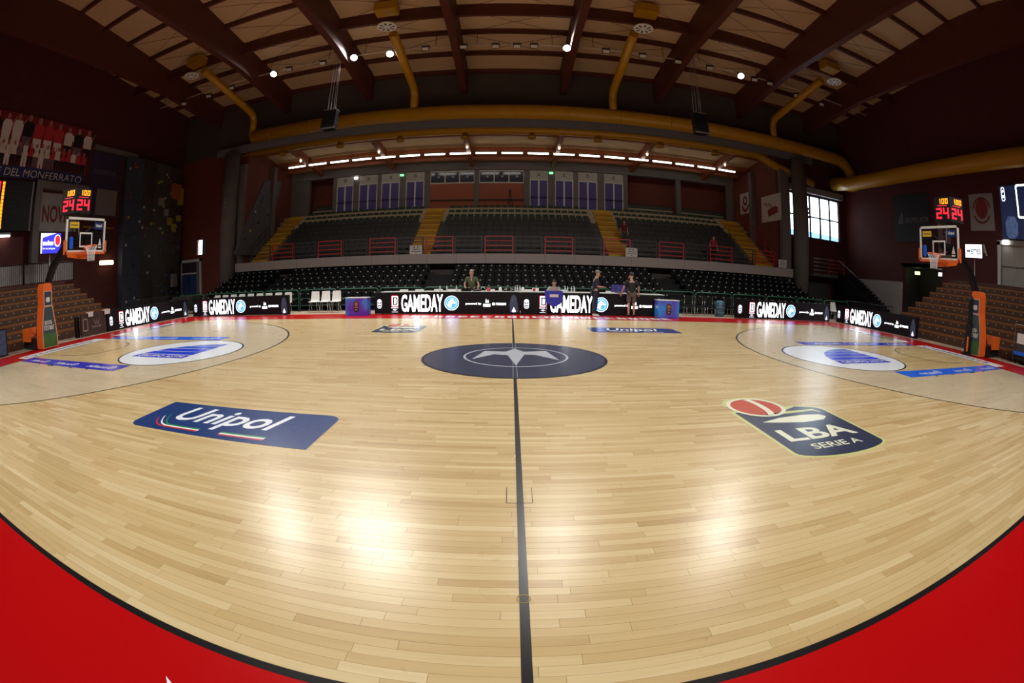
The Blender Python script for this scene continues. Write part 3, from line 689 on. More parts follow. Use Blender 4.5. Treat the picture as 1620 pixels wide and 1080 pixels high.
# ================================================================ SEATS
def seat_mesh(w, name):
    b = MB()
    prof = [(-.20, .06), (-.18, .0), (.12, -.02), (.20, .06), (.25, .34), (.27, .36), (.29, .33), (.235, .02), (.13, -.06), (-.19, -.04)]
    n = len(prof); b.add([(-w/2, p[0], p[1]) for p in prof]+[(w/2, p[0], p[1]) for p in prof], [(i, (i+1) % n, n+(i+1) % n, n+i)[::-1] for i in range(n)]+[tuple(range(n)), tuple(range(2*n-1, n-1, -1))])
    return b
def place_seats(kind, rowlab, spots, proto, stuff_name, stuff_mat, label, cat, group, tagmesh=None, tagmat=None, parent_structure=None):
    spots = sorted(spots, key=lambda p: ((Vector(p)-CAM).length))
    ind, rest = spots[:300], spots[300:]
    sm = proto.mesh('seat_shell'); tm = tagmesh.mesh('number_tag') if tagmesh else None
    for p in ind:
        if tagmesh:
            r = thing(kind, rowlab(p), cat, p, group)
            c = link('seat_shell', sm, stuff_mat); c.parent = r
            c = link('number_tag', tm, tagmat); c.parent = r
        else:
            o = link(kind, sm, stuff_mat); o.location = p; tag(o, rowlab(p), cat, group)
    b, t = MB(), MB()
    for p in rest:
        b.add([(v[0]+p[0], v[1]+p[1], v[2]+p[2]) for v in proto.v], proto.f)
        if tagmesh: t.add([(v[0]+p[0], v[1]+p[1], v[2]+p[2]) for v in tagmesh.v], tagmesh.f)
    o = b.build(stuff_name, stuff_mat, None, 'stuff'); tag(o, label.replace('seat', 'seats', 1)+', further rows', 'seats')
    if tagmesh: t.build('number_tags', tagmat, o, 'stuff')

# lower telescopic tribune, seven rows of black shells
NL, DL, RL = 7, .80, .262; YL, ZL = 11.75, .10
trib = MB().box((-18.1, YL-.5, -.011), (18.5, 17.0, .02)).build('tribune', M_BLK); tag(trib, 'black telescopic tribune under the pale fascia of the upper stand', 'tribune')
for k in range(NL): MB().box((-18.1, YL-.42+k*DL, -.011), (18.5, YL-.42+(k+1)*DL-(0 if k < NL-1 else .15), ZL-.10+k*RL)).build('platform', M_BLK, trib)
aisle = [(-4.7, -3.4), (7.9, 9.2), (-14.6, -13.6)]
lower = [(-17.9+.465*i, YL+k*DL, ZL+.02+k*RL) for k in range(NL) for i in range(78) if not any(a < -17.9+.465*i < c for a, c in aisle)]
def zrow(k): return ZL+k*RL
ORD = ['first', 'second', 'third', 'fourth', 'fifth', 'sixth', 'seventh', 'eighth', 'ninth', 'tenth']
place_seats('spectator_seat', lambda p: 'black seat with white tag, %s row above green rail, behind the %s' % (ORD[int(round((p[1]-.05-YL)/DL))], 'corner board' if p[0] < -4.05 else 'scorer tables' if p[0] < 8.5 else 'blue barrel'), [(p[0], p[1]+.05, p[2]+.07) for p in lower], seat_mesh(.40, 'seat'), 'black_seat_rows', M_SEATB, 'black plastic seat with small white number tag in the lower tribune', 'seat', 'black seats of the lower tribune', MB().box((-.035, .235, .29), (.035, .262, .335)), M_WTAG)
# upper stand seats
def in_stair(x): return any(a-.22 < x < c+.22 for a, c in STAIRS)
up = [(-17.0+.47*i, Y0U+.35+k*DD+.34, Z0U+k*RR+.06) for k in range(NR-2) for i in range(73) if not in_stair(-17.0+.47*i)]
place_seats('stand_seat', lambda p: 'dark grey seat, %s row above the railing, block %s' % (ORD[int(round((p[1]-Y0U-.69)/DD))], 'next to the climbing slab' if p[0] < -5.5 else 'below the back-wall windows' if p[0] < 6.4 else 'next to the white posters'), up, seat_mesh(.43, 'seat'), 'grey_seat_rows', M_SEATD, 'dark grey moulded seat on the steps of the upper stand', 'seat', 'dark grey seats of the upper stand')
M_RISER = 0
top = [(-17.0+.47*i, Y0U+.35+k*DD+.34, Z0U+k*RR+.06) for k in (NR-2, NR-1, NR) for i in range(73) if not in_stair(-17.0+.47*i)]
sm = seat_mesh(.36, 'seat'); sm.v = [(v[0], v[1]*.8, v[2]*.55) for v in sm.v]; sm = sm.mesh('green_seat')
for p in top:
    o = link('green_seat', sm, M_SEATG); o.location = p; tag(o, 'dark green seat in the %s row, block %s' % ('topmost' if p[2] > Z0U+NR*RR else 'second topmost' if p[2] > Z0U+(NR-1)*RR else 'third topmost', 'next to the climbing slab' if p[0] < -5.5 else 'below the back-wall windows' if p[0] < 6.4 else 'next to the white posters'), 'seat', 'dark green seats of the top rows')

# green guard rails in front of the tribune
for k in range(-9, 9):
    xa = -9.42+k*2.06+2.06*4.5-9.27; xa = -18.3+ (k+9)*2.06; xb = xa+1.98
    r = thing('guard_rail', 'dark green tube guard rail standing in front of the black tribune', 'guard rail', ((xa+xb)/2, 11.05, 0), 'green guard rails before the tribune')
    c = .12; y = 11.05
    MB().tube([(xa, y, -.001), (xa, y, 1.02-c), (xa+c*.3, y, 1.02-c*.3), (xa+c, y, 1.02), (xb-c, y, 1.02), (xb-c*.3, y, 1.02-c*.3), (xb, y, 1.02-c), (xb, y, -.001)], .026, 8).build('hoop', M_GREEN, r)
    for z in (.62, .28): MB().tube([(xa, y, z), (xb, y, z)], .014, 6).build('cross_bar', M_GREEN, r)

# ================================================================ SIDE BLEACHERS
def bleacher(s, y0, y1, n, d, z0, rise, x0):
    r = thing('bleacher', 'x', 'bleacher', (s*x0, (y0+y1)/2, 0), 'brown side bleachers')
    r['label'] = 'brown wooden bleacher rising to the wall with the '+('glowing lion screen and grey double door' if s > 0 else 'crowd banner and scoreboard')
    dots = MB()
    for k in range(n):
        xa = s*(x0+k*d); z = z0+k*rise; ye = y1-(.12*k)
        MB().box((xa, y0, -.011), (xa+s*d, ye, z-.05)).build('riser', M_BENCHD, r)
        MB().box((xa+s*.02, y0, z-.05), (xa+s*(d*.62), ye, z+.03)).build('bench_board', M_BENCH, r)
        y = y0+.3
        while y < ye-.2:
            dots.box((xa-s*.006, y, z-.14), (xa+s*.001, y+.035, z-.10)); y += .5
    dots.build('number_plates', M_WTAG, r, 'stuff')
    xa = s*(x0+n*d)
    MB().box((xa, y0, -.011), (s*(XW-.02), y1-1.2, z0+n*rise-.05)).build('rear_walkway', M_BENCHD, r)
    return xa, z0+n*rise-.05
xr, zr = bleacher(1, -12, 6.6, 9, .55, .34, .285, 17.25)
xl, zl_ = bleacher(-1, -12, 5.6, 8, .53, .34, .265, 17.35)
# pale barrier panels along the top of the left bleacher
for k in range(5):
    ya = -3.9+k*1.82; x = xl-.1
    r = thing('barrier_panel', 'grey barrier with upright bars along the top of the bleacher below the scoreboard', 'barrier', (x, ya+.87, zl_), 'barrier panels on the bleacher top')
    MB().tube([(x, ya, zl_), (x, ya, zl_+.95), (x, ya+1.74, zl_+.95), (x, ya+1.74, zl_)], .03, 6).build('frame', M_BLKM, r)
    MB().box((x-.03, ya+.04, zl_+.06), (x-.015, ya+1.7, zl_+.9)).build('infill_sheet', mat('pale_grey_sheet', (.30, .29, .29), .7), r)
    for q in range(12): MB().box((x-.008, ya+.12+q*.135, zl_+.04), (x+.008, ya+.136+q*.135, zl_+.93)).build('bar', M_BLKM, r)

# ================================================================ DUCTS
def arc_pts(pts, rad=.6, n=5):
    """polyline with rounded corners"""
    pts = [Vector(p) for p in pts]; out = [pts[0]]
    for i in range(1, len(pts)-1):
        a = (pts[i-1]-pts[i]); b = (pts[i+1]-pts[i]); q = min(rad, a.length*.45, b.length*.45); a.normalize(); b.normalize()
        p0, p1 = pts[i]+a*q, pts[i]+b*q
        for k in range(n+1):
            t = k/n; out.append((1-t)**2*p0+2*t*(1-t)*pts[i]+t*t*p1)
    return out+[pts[-1]]
DY, DZ = 16.45, 11.15
duct = thing('air_duct', 'long yellow round air duct across the hall above the stand front', 'duct', (0, DY, DZ-.45))
xe = px(1335, 255, 'y', DY).x
MB().tube(arc_pts([(-17.0, DY, DZ), (xe-.3, DY, DZ), (xe+.45, DY-.25, DZ-.9), (xe+.45, DY-.3, 8.95)], 1.6, 8), .44, 20).build('main_pipe', M_YEL, duct)
for i in range(12): MB().lathe((-15.5+3.1*i, DY, DZ), [(.455, -.02), (.455, .02)], 20, 'x').build('joint_band', M_YEL, duct)
def branch(xd, pts, diff, box):
    box = px(*{655: (612, 14), 970: (1022, 17), 400: (312, 98), 1223: (1312, 106)}[xd], 'z', 14.7)
    bmb = MB().tube(arc_pts(pts, .9, 5), .24, 14).build('branch_pipe', M_YEL, duct)
    if box is not None: MB().cbox(box, (1.1, .8, .5)).build('plenum_box', M_YEL, duct)
    if diff is not None:
        o = MB().lathe(diff, [(.46, 0), (.46, .08)], 24).build('diffuser', M_WHITE, duct)
        b = MB()
        for k in range(8): a = k*PI/4; b.flat([(diff[0]+.1*math.cos(a), diff[1]+.1*math.sin(a)), (diff[0]+.38*math.cos(a-.16), diff[1]+.38*math.sin(a-.16)), (diff[0]+.38*math.cos(a+.16), diff[1]+.38*math.sin(a+.16))][::-1], GROUND, diff[2]-.004)
        b.build('vane', M_BLK, o)
for xd, (xr1, yr1), (xd1, yd1) in ((655, (622, 55), (612, 43)), (970, (1003, 55), (1018, 46)), (400, (322, 112), (303, 121)), (1223, (1300, 128), (1320, 130))):
    p0 = px(xd, 170 if 600 < xd < 1000 else 205, 'y', DY)
    far = px(xr1, yr1, 'z', 13.75); dif = px(xd1, yd1, 'z', 13.35)
    branch(xd, [(p0.x, DY, DZ+.1), (p0.x, DY, 12.75), (far.x, far.y, 13.8)], dif, (far.x+(-.1 if xd < 810 else .1), far.y-.55, 14.15))
# second duct behind the edge beam, with stub outlets
d2 = thing('air_duct', 'slimmer yellow duct with short outlets hanging under the stand roof', 'duct', (0, 17.82, 10.1))
MB().tube(arc_pts([(-18.6, 17.82, 10.44), (16.6, 17.82, 10.44), (17.5, 17.6, 9.9), (20.9, 17.15, 9.0)], .8, 6), .29, 16).build('main_pipe', M_YEL, d2)
for x in (-15.2, -10.9, -6.9, -2.9, 1.1, 5.1, 9.1, 13.0):
    MB().lathe((x, 17.82, 9.88), [(.26, 0), (.26, .12), (.2, .14), (.2, .4)], 14).build('outlet', M_YEL, d2)
# wall duct along the right wall
d3 = thing('air_duct', 'thick yellow duct along the dark red wall above the black banner', 'duct', (23.6, 5, 8.7))
MB().tube([(23.0, 17.1, 9.35), (23.3, 15.4, 9.2), (23.5, 12.5, 9.2), (23.5, -10, 9.15)], .50, 20).build('main_pipe', M_YEL, d3)
for y in (14.2, 10, 6, 2): MB().tube([(23.5, y, 9.6), (24.45, y, 10.0)], .03, 6).build('bracket', M_BLKM, d3)

# ================================================================ LAMPS
trk = thing('lighting_track', 'cream steel lighting track with floodlights between the roof beams', 'lighting track', (0, 12.55, 13.5))
for i in range(len(edges)-1):
    xa, xb = edges[i]+.25, edges[i+1]-.25
    if i in (0, len(edges)-2): xa, xb = (max(xa, -23.3), xb) if i == 0 else (xa, min(xb, 23.3))
    MB().tube([(xa, 12.62, 13.72), (xb, 12.62, 13.72)], .045, 8).build('track_tube', mat('cream_steel', (.62, .50, .36), .5), trk)
    for t in (.15, .85): x = xa+(xb-xa)*t; MB().tube([(x, 12.62, 13.72), (x, 12.75, zc(12.9)-.28)], .015, 5).build('hanger', M_BLKM, trk)
def flood(x, y, z, lit, aim, label, cone=None, k=1.0):
    o = thing('floodlight', label, 'floodlight', (x, y, z+.15), 'floodlights on the lighting track')
    s = 1 if y > 0 else -1
    M = frame((x, y, z), (1, 0, 0), (0, -.55*s*1.0, .83)) if 0 else frame((x, y, z), (s, 0, 0), Vector((0, s*.83, .55)))
    d = (Vector(aim)-Vector((x, y, z))).normalized()
    M = frame((x, y, z), Vector((0, 0, 1)).cross(d)*-1 if abs(d.z) < .99 else (1, 0, 0), Vector((0, 0, 1)))
    xx = Vector((0, 0, 1)).cross(-d).normalized(); yy = (-d).cross(xx); M = frame((x, y, z), xx, yy)   # +n points back, -n to the court
    MB().prism(rect(-.19, .19, -.13, .13), M, .14).build('housing', M_BLK, o)
    MB().prism(rect(-.165, .165, -.10, .08), M, -.012).build('lens', M_LAMPON if lit else M_LAMPOFF, o)
    MB().tube([M@Vector((-.2, 0, .06)), M@Vector((-.2, .16, .12)), M@Vector((.2, .16, .12)), M@Vector((.2, 0, .06))], .012, 5).build('bracket', M_BLKM, o)
    if lit:
        MB().lathe((0, 0, 0), [(.19, 0), (.19, .02)], 24).xf_last(lambda v: M@Vector((v[0], v[1], -.014-v[2])), 48).build('lens_disc', M_LAMPON, o)
        l = bpy.data.lights.new('flood', 'SPOT'); l.energy = FLOOD_POWER*k; l.spot_size = math.radians(cone or FLOOD_ANGLE); l.spot_blend = .7; l.shadow_soft_size = .95; l.color = (1, .97, .92)
        lo = bpy.data.objects.new('flood_light', l); COL.objects.link(lo); lo.location = Vector((x, y, z))+d*.08
        lo.rotation_euler = d.to_track_quat('-Z', 'Y').to_euler(); attach(lo, o)
LITX = [433, 560, 617, 900, 1172]
lit_px = [(433, 117), (560, 91), (617, 85), (900, 76), (1172, 120)]
names = ['next to the branch pipe end', 'beside the hanging speaker cables', 'beside the yellow branch pipe', 'alone by the middle roof beam', 'beyond the second branch pipe']
for (x, y), nm in zip(lit_px, names):
    p = px(x, y, 'z', 13.45); p.x -= .10 if x == 900 else 0; flood(p.x, p.y, p.z, True, (p.x*.95, 3.0, 0), 'lit white floodlight '+nm)
off_px = [(457, 110), (510, 100), (673, 77), (733, 74), (784, 73), (818, 73), (845, 73), (959, 81), (1017, 88.5), (1073, 97.5), (1123, 107.5), (1194, 126), (1218, 132), (330, 152), (366, 139), (1260, 151), (1300, 165), (1335, 178)]
for x, y in off_px:
    p = px(x, y, 'z', 13.45); flood(p.x, p.y, p.z, False, (p.x*.8, 0, 0), 'unlit small black floodlight on the lighting track')
for x in (-13.4, -8, -3.5, 3.5, 8, 13.4):      # the matching row on the near side of the hall
    flood(x, -12.4, 13.45, True, (x*.95, -1.0, 0), 'lit floodlight on the near side of the hall', 88, .85)
p = px(291, 164, 'z', 13.2); flood(p.x, p.y, p.z, False, (-10, 0, 0), 'small floodlight at the end of the track')
# fluorescent tubes over the upper stand
for k in range(19):
    x = -15.9+k*1.76; y, z = 21.5, 9.93
    o = thing('strip_light', 'lit fluorescent strip light in the row under the stand roof', 'strip light', (x, y, z), 'fluorescent strip lights over the stand')
    MB().tube([(x-.70, y, z), (x+.70, y, z)], .06, 10).build('tube', M_TUBE, o)
    MB().box((x-.76, y-.06, z+.04), (x+.76, y+.06, z+.12)).build('housing', M_GREY, o)
    for q in (-.5, .5): MB().tube([(x+q, y, z+.1), (x+q, y, zl(y)-.02)], .008, 5).build('hanger', M_GREY, o)
for i, x in enumerate(BX[1:-1]):
    o = MB().lathe((x, 20.3, zl(20.3)-.72), [(.05, 0), (.09, .12), (.06, .16)], 12).build('spot_lamp', mat('warm_spot', (1, .85, .6), .4, emit=3)); tag(o, 'tiny lit spot lamp under an orange-brown beam of the stand roof', 'lamp', 'spot lamps under the stand roof beams')

# hanging loudspeakers
def hanging_speaker(X, top, bot, label):
    p0, p1 = px(*top, 'x', X), px(*bot, 'x', X); Y = px(X and (540 if X < 0 else 1078), 92 if X < 0 else 92, 'x', X).y
    Y = 12.45
    zt, zb_ = px(*top, 'y', Y).z, px(*bot, 'y', Y).z; x = px(*bot, 'y', Y).x
    r = thing('hanging_speaker', label, 'loudspeaker', (x, Y, zb_), 'loudspeakers hanging from the roof')
    n = 4; h = (zt-zb_)/n
    for k in range(n):
        a = .10*k; zz = zt-h*(k+.5)
        MB().hexa([(x-.38, Y-.28-a*.5, zz-h*.46), (x+.38, Y-.28-a*.5, zz-h*.46), (x+.32, Y+.28-a*.5, zz-h*.40), (x-.32, Y+.28-a*.5, zz-h*.40), (x-.38, Y-.30-a*.5, zz+h*.46), (x+.38, Y-.30-a*.5, zz+h*.46), (x+.32, Y+.28-a*.5, zz+h*.42), (x-.32, Y+.28-a*.5, zz+h*.42)]).build('cabinet', M_BLK, r)
    MB().box((x-.36, Y-.26, zt), (x+.36, Y+.26, zt+.06)).build('fly_bar', M_CHROME, r)
    for dx in (-.25, -.08, .1, .2): MB().tube([(x+dx, Y, zt+.05), (x+dx*.6, Y, zc(Y)+.1)], .014, 5).build('cable', M_GREY, r)
    MB().box((x-.40, Y-.52, zb_-.02), (x+.40, Y-.40, zb_+.05)).build('reflector_edge', M_CHROME, r)
hanging_speaker(-9, (522, 177), (522, 207), 'black line-array loudspeaker hanging on cables beside the lit floodlight')
hanging_speaker(9, (1107, 182), (1107, 214), 'black line-array loudspeaker hanging before the yellow duct, near the corner window')

# ================================================================ LED BOARDS
def led_board(loc, rot, w, label, u0=0.0, cut=None):
    """advertising board modelled about its lower left corner, screen towards local -y"""
    r = thing('led_board', label, 'advertising board', loc, 'black lit advertising boards'); r.rotation_euler = (0, 0, rot)
    M = Matrix.Translation(Vector(loc))@Matrix.Rotation(rot, 4, 'Z')
    h = .88
    def T(b): b.v = [tuple(M@Vector(v)) for v in b.v]; return b
    T(MB().box((0, 0, .02), (w, .14, h))).build('cabinet', M_BLK, r)
    T(MB().box((.01, -.012, .05), (w-.01, 0, h-.02))).build('screen', M_LEDK, r)
    for x in (.3, w/2, w-.3): T(MB().box((x-.04, .12, 0), (x+.04, .5, .03)).box((x-.03, .1, .02), (x+.03, .15, .7))).build('foot', M_BLKM, r)
    Mf = M@frame((0, -.0135, 0), (1, 0, 0), (0, 0, 1))
    # league crest
    def L(b, n, m): return b.build(n, m, r)
    u = .22
    c = L(MB().strip(rrect(.15, .32, .07, (u, .42)), rrect(.20, .38, .09, (u, .42)), Mf, .002), 'crest_outline', M_LEDG)
    MB().flat(circle(.07, 16, (u, .53)), Mf, .002).flat(rect(u-.07, u+.07, .36, .44), Mf, .002).flat(rect(u-.05, u+.05, .28, .33), Mf, .002).build('crest_mark', M_LEDG, c)
    u = .88
    L(MB().flat(rrect(.30, .46, .05, (u, .53)), Mf, .001), 'red_initial_shade', M_LEDR)
    L(MB().flat(rrect(.26, .40, .04, (u+.01, .53), 5, (1, 0, 0, 1)), Mf, .002), 'initial_plate', M_LEDW)
    L(MB().strip(rrect(.10, .22, .04, (u+.02, .53), 5, (1, 0, 0, 1)), rrect(.20, .32, .07, (u+.02, .53), 5, (1, 0, 0, 1)), Mf, .003), 'initial_letter', M_LEDK)
    L(MB().flat(rect(u-.15, u+.15, .24, .285), Mf, .002).flat([(u-.1, .18), (u, .13), (u+.1, .18), (u, .21)], Mf, .002).flat(rect(u-.13, u+.13, .075, .10), Mf, .002), 'initial_caption', M_LEDG)
    text('gameday_lettering', 'GAMEDAY', M_LEDW, r, Mf, 1.72, .70, (2.02, .44), bold=.022, lift=.003)
    u = 3.23
    e = L(MB().flat(circle(.29, 36, (u, .44)), Mf, .001), 'round_emblem', M_LEDW)
    MB().strip(circle(.20, 36, (u, .44)), circle(.275, 36, (u, .44)), Mf, .002).build('emblem_ring', M_LEDB, e)
    MB().flat(circle(.195, 24, (u, .44)), Mf, .002).build('emblem_field', M_LEDB, e)
    MB().flat([(u-.15, .30), (u-.13, .46), (u-.04, .57), (u+.02, .60), (u+.05, .56), (u+.16, .46), (u+.13, .41), (u+.04, .45), (u-.0, .38), (u-.02, .28)], Mf, .003).build('horse_head', M_LEDW, e)
    text('sponsor_line', 'powered', M_LEDW, r, Mf, .45, .10, (4.02, .41), bold=.02, lift=.003); text('sponsor_line', 'by', M_LEDW, r, Mf, .12, .10, (4.36, .41), bold=.02, lift=.003)
    L(MB().flat([(4.58, .46), (4.61, .62), (4.65, .52), (4.70, .58), (4.72, .46)], Mf, .002).flat(rect(4.50, 4.78, .30, .41), Mf, .002), 'sponsor_mark', M_LEDW)
    text('sponsor_line', '@', M_LEDW, r, Mf, .11, .11, (4.90, .41), bold=.02, lift=.003); glyphs('sponsor_handle', 8, M_LEDW, r, Mf, .42, .09, (5.20, .41), .003, 2)
    sh = L(MB().flat([(5.56, .10), (5.66, .06), (5.80, .06), (5.88, .12), (5.86, .4), (5.8, .7), (5.7, .8), (5.6, .7), (5.54, .4)], Mf, .001), 'dim_shape', mat('lit_slate_blue', (.03, .04, .075), .5, emit=.5, var=.8, scale=9))
    MB().flat([(5.62, .12), (5.71, .30), (5.80, .12), (5.71, .08)], Mf, .002).build('pale_patch', M_LEDG, sh)
    return r
LW = 5.95
led_board((-5.66, 9.30, 0), 0, LW, 'lit GAMEDAY board before the scorer table with the man in green')
led_board((.33, 9.30, 0), 0, LW-.4+.4, 'lit GAMEDAY board partly hidden by the blue cart and the man in navy')
led_board((-15.72, 9.32, 0), 0, LW, 'lit GAMEDAY board below the row of white chair backs near the corner')
led_board((9.92, 9.55, 0), 0, LW, 'lit GAMEDAY board before the dark benches by the blue barrel')
led_board((-16.45, 3.75, 0), PI/2, LW, 'lit GAMEDAY board along the baseline by the brown hoarding')
led_board((16.45, 9.6, 0), -PI/2, LW, 'lit GAMEDAY board along the baseline below the stair stringer')
# dim end board at the near left corner
o = MB().box((-16.55, -3.9, .02), (-16.42, -1.95, .9)).build('led_board', M_BLK); tag(o, 'dark board with pale blue shapes at the end of the bleacher by the baseline', 'advertising board')
MB().box((-16.42, -3.85, .06), (-16.41, -2.0, .86)).build('screen', mat('lit_slate_blue', (.05, .07, .12)), o)
# brown hoarding beside the left baseline board
r = thing('hoarding', 'brown advertising hoarding beside the lit baseline board', 'hoarding', (-16.6, 2.9, 0))
MB().box((-16.6, 2.15, 0), (-16.48, 3.68, .86)).build('panel', mat('brown_hoarding', (.045, .022, .016), .5), r)
MB().box((-16.8, 1.95, 0), (-16.62, 2.13, .8)).build('end_post', M_BLK, r)
Mh = frame((-16.478, 2.9, 0), (0, 1, 0), (0, 0, 1))
b = MB()
for a in (-.5, 0, .5): b.flat([(.2+.16*a-.03, .42), (.2+.4*a, .68), (.2+.16*a+.03, .42)], Mh, .002)
b.build('leaf_mark', mat('pale_brown_print', (.28, .22, .2), .6), r)
glyphs('lettering', 7, mat('pale_brown_print', (.28, .22, .2)), r, Mh, .6, .09, (.2, .33), .002, 5)
MB().strip(rrect(.22, .4, .05, (-.5, .45), 4), rrect(.3, .5, .07, (-.5, .45), 4), Mh, .002).build('framed_mark', mat('pale_brown_print', (.28, .22, .2)), r)
# towels and paper left on top of the boards
for y, w in ((2.55, .35), (3.55, .4)):
    o = MB().box((-16.62, y, .885), (-16.44, y+w, .93)).box((-16.435, y+.02, .74), (-16.43, y+w-.03, .93)).build('paper_sheet', M_POSTER); tag(o, 'white paper folded over the '+('brown hoarding' if y < 3 else 'corner of the lit baseline board'), 'paper')

# blue ad boxes at both ends of the scorer table
mB = bpy.data.materials.new('blue_violet_print'); mB.use_nodes = True
nt = mB.node_tree; pb = nt.nodes['Principled BSDF']; tc = nt.nodes.new('ShaderNodeTexCoord'); wv = nt.nodes.new('ShaderNodeTexNoise'); wv.inputs['Scale'].default_value = 1.4
rp = nt.nodes.new('ShaderNodeValToRGB'); nt.links.new(tc.outputs['Object'], wv.inputs['Vector']); nt.links.new(wv.outputs[0], rp.inputs[0]); nt.links.new(rp.outputs[0], pb.inputs['Base Color'])
rp.color_ramp.elements[0].position = .4; rp.color_ramp.elements[0].color = (.13, .03, .52, 1); rp.color_ramp.elements[1].position = .6; rp.color_ramp.elements[1].color = (.03, .28, .80, 1); pb.inputs['Roughness'].default_value = .35
for xa, xb, lab in ((-6.75, -5.8, 'blue and violet ad box beside the three white chairs'), (5.82, 6.75, 'blue and violet ad box beside the man in khaki shorts')):
    o = thing('ad_box', lab, 'ad box', ((xa+xb)/2, 8.95, 0), 'blue ad boxes')
    MB().box((xa, 8.72, 0), (xb, 9.2, .70)).build('body', mB, o)
    MB().box((xa-.01, 8.71, .70), (xb+.01, 9.21, .725)).build('lid', M_WHITE, o)
    Mt = frame(((xa+xb)/2, 8.719, .36), (1, 0, 0), (0, 0, 1))
    e = MB().flat(rrect(.22, .44, .09, (0, 0)), Mt, .001).build('crest', mat('dark_crest', (.02, .015, .02), .5), o)
    MB().flat(circle(.075, 16, (0, .10)), Mt, .002).flat(rect(-.07, .07, -.05, .0), Mt, .002).flat(rect(-.05, .05, -.16, -.10), Mt, .002).build('crest_mark', mat('copper_print', (.4, .16, .06), .4), e)

# ================================================================ BASKETS
def basket(s):
    side = 'left' if s < 0 else 'right'
    near = 'crowd banner' if s < 0 else 'black banner wall'
    r = thing('basketball_hoop', 'portable basket stanchion with orange padding on the side of the '+near, 'basketball hoop', (s*16, 0, 0), 'basketball hoops')
    X = lambda v: s*v
    # padded tower, bottle-shaped front
    prof = [(.44, .03), (.44, .45), (.40, .75), (.30, 1.25), (.25, 1.45), (.25, 2.0), (.22, 2.12), (.12, 2.17)]
    yc = -.30
    b = MB(); vs = []
    for w, z in prof: vs += [(X(15.3), yc-w*.9, z), (X(15.3), yc+w*.9, z), (X(15.85), yc+w*.9, z), (X(15.85), yc-w*.9, z)]
    n = len(prof); fs = [(i*4+k, i*4+(k+1) % 4, i*4+4+(k+1) % 4, i*4+4+k) for i in range(n-1) for k in range(4)]+[(3, 2, 1, 0), tuple(4*n-4+k for k in range(4))]
    b.add(vs, fs if s < 0 else [tuple(reversed(f)) for f in fs]); pad = b.build('tower_pad', M_ORANGE, r)
    Mf = frame((X(15.3), yc, 0), (0, -s, 0), (0, 0, 1))
    def face(z0, z1, k, m, nm, lift):
        q = [(w, z) for w, z in [(interp(z, prof)*.9-k, z) for z in [z0+(z1-z0)*i/8 for i in range(9)]]]
        return MB().flat(q+[(-w, z) for w, z in reversed(q)], Mf, lift).build(nm, m, pad)
    def interp(z, pr):
        for (w0, za), (w1, zb_) in zip(pr, pr[1:]):
            if za <= z <= zb_: return w0+(w1-w0)*(z-za)/(zb_-za)
        return pr[-1][0]
    face(.05, 1.40, .035, M_POSTER, 'print_border', .002); face(1.42, 1.90, .035, M_POSTER, 'print_border', .002)
    face(.5, 1.385, .05, mat('slate_print', (.035, .055, .060), .5, var=.3), 'print_upper', .004)
    face(.06, .5, .05, mat('grass_print', (.04, .12, .02), .5, var=.4), 'print_lower', .004)
    face(1.435, 1.885, .05, mat('navy_grey_print', (.02, .035, .075), .5, var=.3), 'print_top', .004)
    glyphs('print_lettering', 5, M_POSTER, pad, Mf, .38, .13, (-.03, .87), .006, 3); glyphs('print_lettering', 6, M_POSTER, pad, Mf, .52, .15, (0, .70), .006, 6)
    MB().flat(rrect(.2, .16, .05, (0, 1.62)), Mf, .006).build('print_mark', M_POSTER, pad)
    # base carriage
    MB().box((X(15.85), -.75, .03), (X(17.2), .25, .40)).build('base_frame', M_BLKM, r)
    for k, (xa, xb) in enumerate(((16.25, 16.95),)): MB().box((X(xa), -.85, .28), (X(xb), -.78, .72)).box((X(xb), -.85, .28), (X(xb+.08), .3, .72)).build('base_pad', M_ORANGE, r)
    for y in (-.6, .15):
        MB().lathe((X(16.9), y, .06), [(.06, -.03), (.06, .03)], 14, 'y').build('wheel', M_BLK, r)
    # boom: curved black mast rising to the board
    MB().tube([(X(15.95), -.12, .4), (X(15.85), -.12, 1.6), (X(15.6), -.12, 2.15), (X(15.1), -.08, 2.75), (X(14.3), -.03, 3.2), (X(13.55), 0, 3.36), (X(12.98), 0, 3.38)], [.10, .12, .15, .17, .17, .14, .10], 12).build('boom', M_BLK, r)
    MB().tube([(X(16.95), -.15, .4), (X(16.35), -.15, 1.7), (X(15.75), -.12, 2.3)], .035, 8).build('back_stay', M_BLKM, r)
    for y in (-.55, .55): MB().tube([(X(13.6), 0, 3.2), (X(12.9), y, 3.0)], .03, 6).tube([(X(13.9), 0, 3.3), (X(12.9), y, 3.8)], .025, 6).build('board_strut', M_BLKM, r)
    # backboard
    bb = MB().box((X(12.8), -.88, 2.92), (X(12.83), .88, 3.93)).build('glass_board', M_BOARD, r)
    MB().box((X(12.79), -.9, 3.88), (X(12.85), .9, 3.95)).box((X(12.79), -.9, 2.9), (X(12.85), .9, 2.96)).box((X(12.79), -.9, 2.9), (X(12.85), -.84, 3.95)).box((X(12.79), .84, 2.9), (X(12.85), .9, 3.95)).build('board_frame', M_WHITE, r)
    Mb = frame((X(12.797), 0, 0), (0, -s, 0), (0, 0, 1))
    MB().strip(rect(-.245, .245, 3.10, 3.45), rect(-.295, .295, 3.05, 3.50), Mb, .001).build('target_square', M_WHITE, bb)
    sg = MB().flat(rect(-.76, -.34, 3.62, 3.80), Mb, .001).build('yellow_sticker', mat('yellow_sticker', (.8, .5, .01), .4), bb)
    b2 = MB().flat(rect(.38, .78, 3.60, 3.82), Mb, .001).build('blue_sticker', M_UBLUE, bb); text('sticker_lettering', 'Unipol', M_WHITE, bb, Mb, .28, .12, (.58, 3.71), bold=.03, lift=.003)
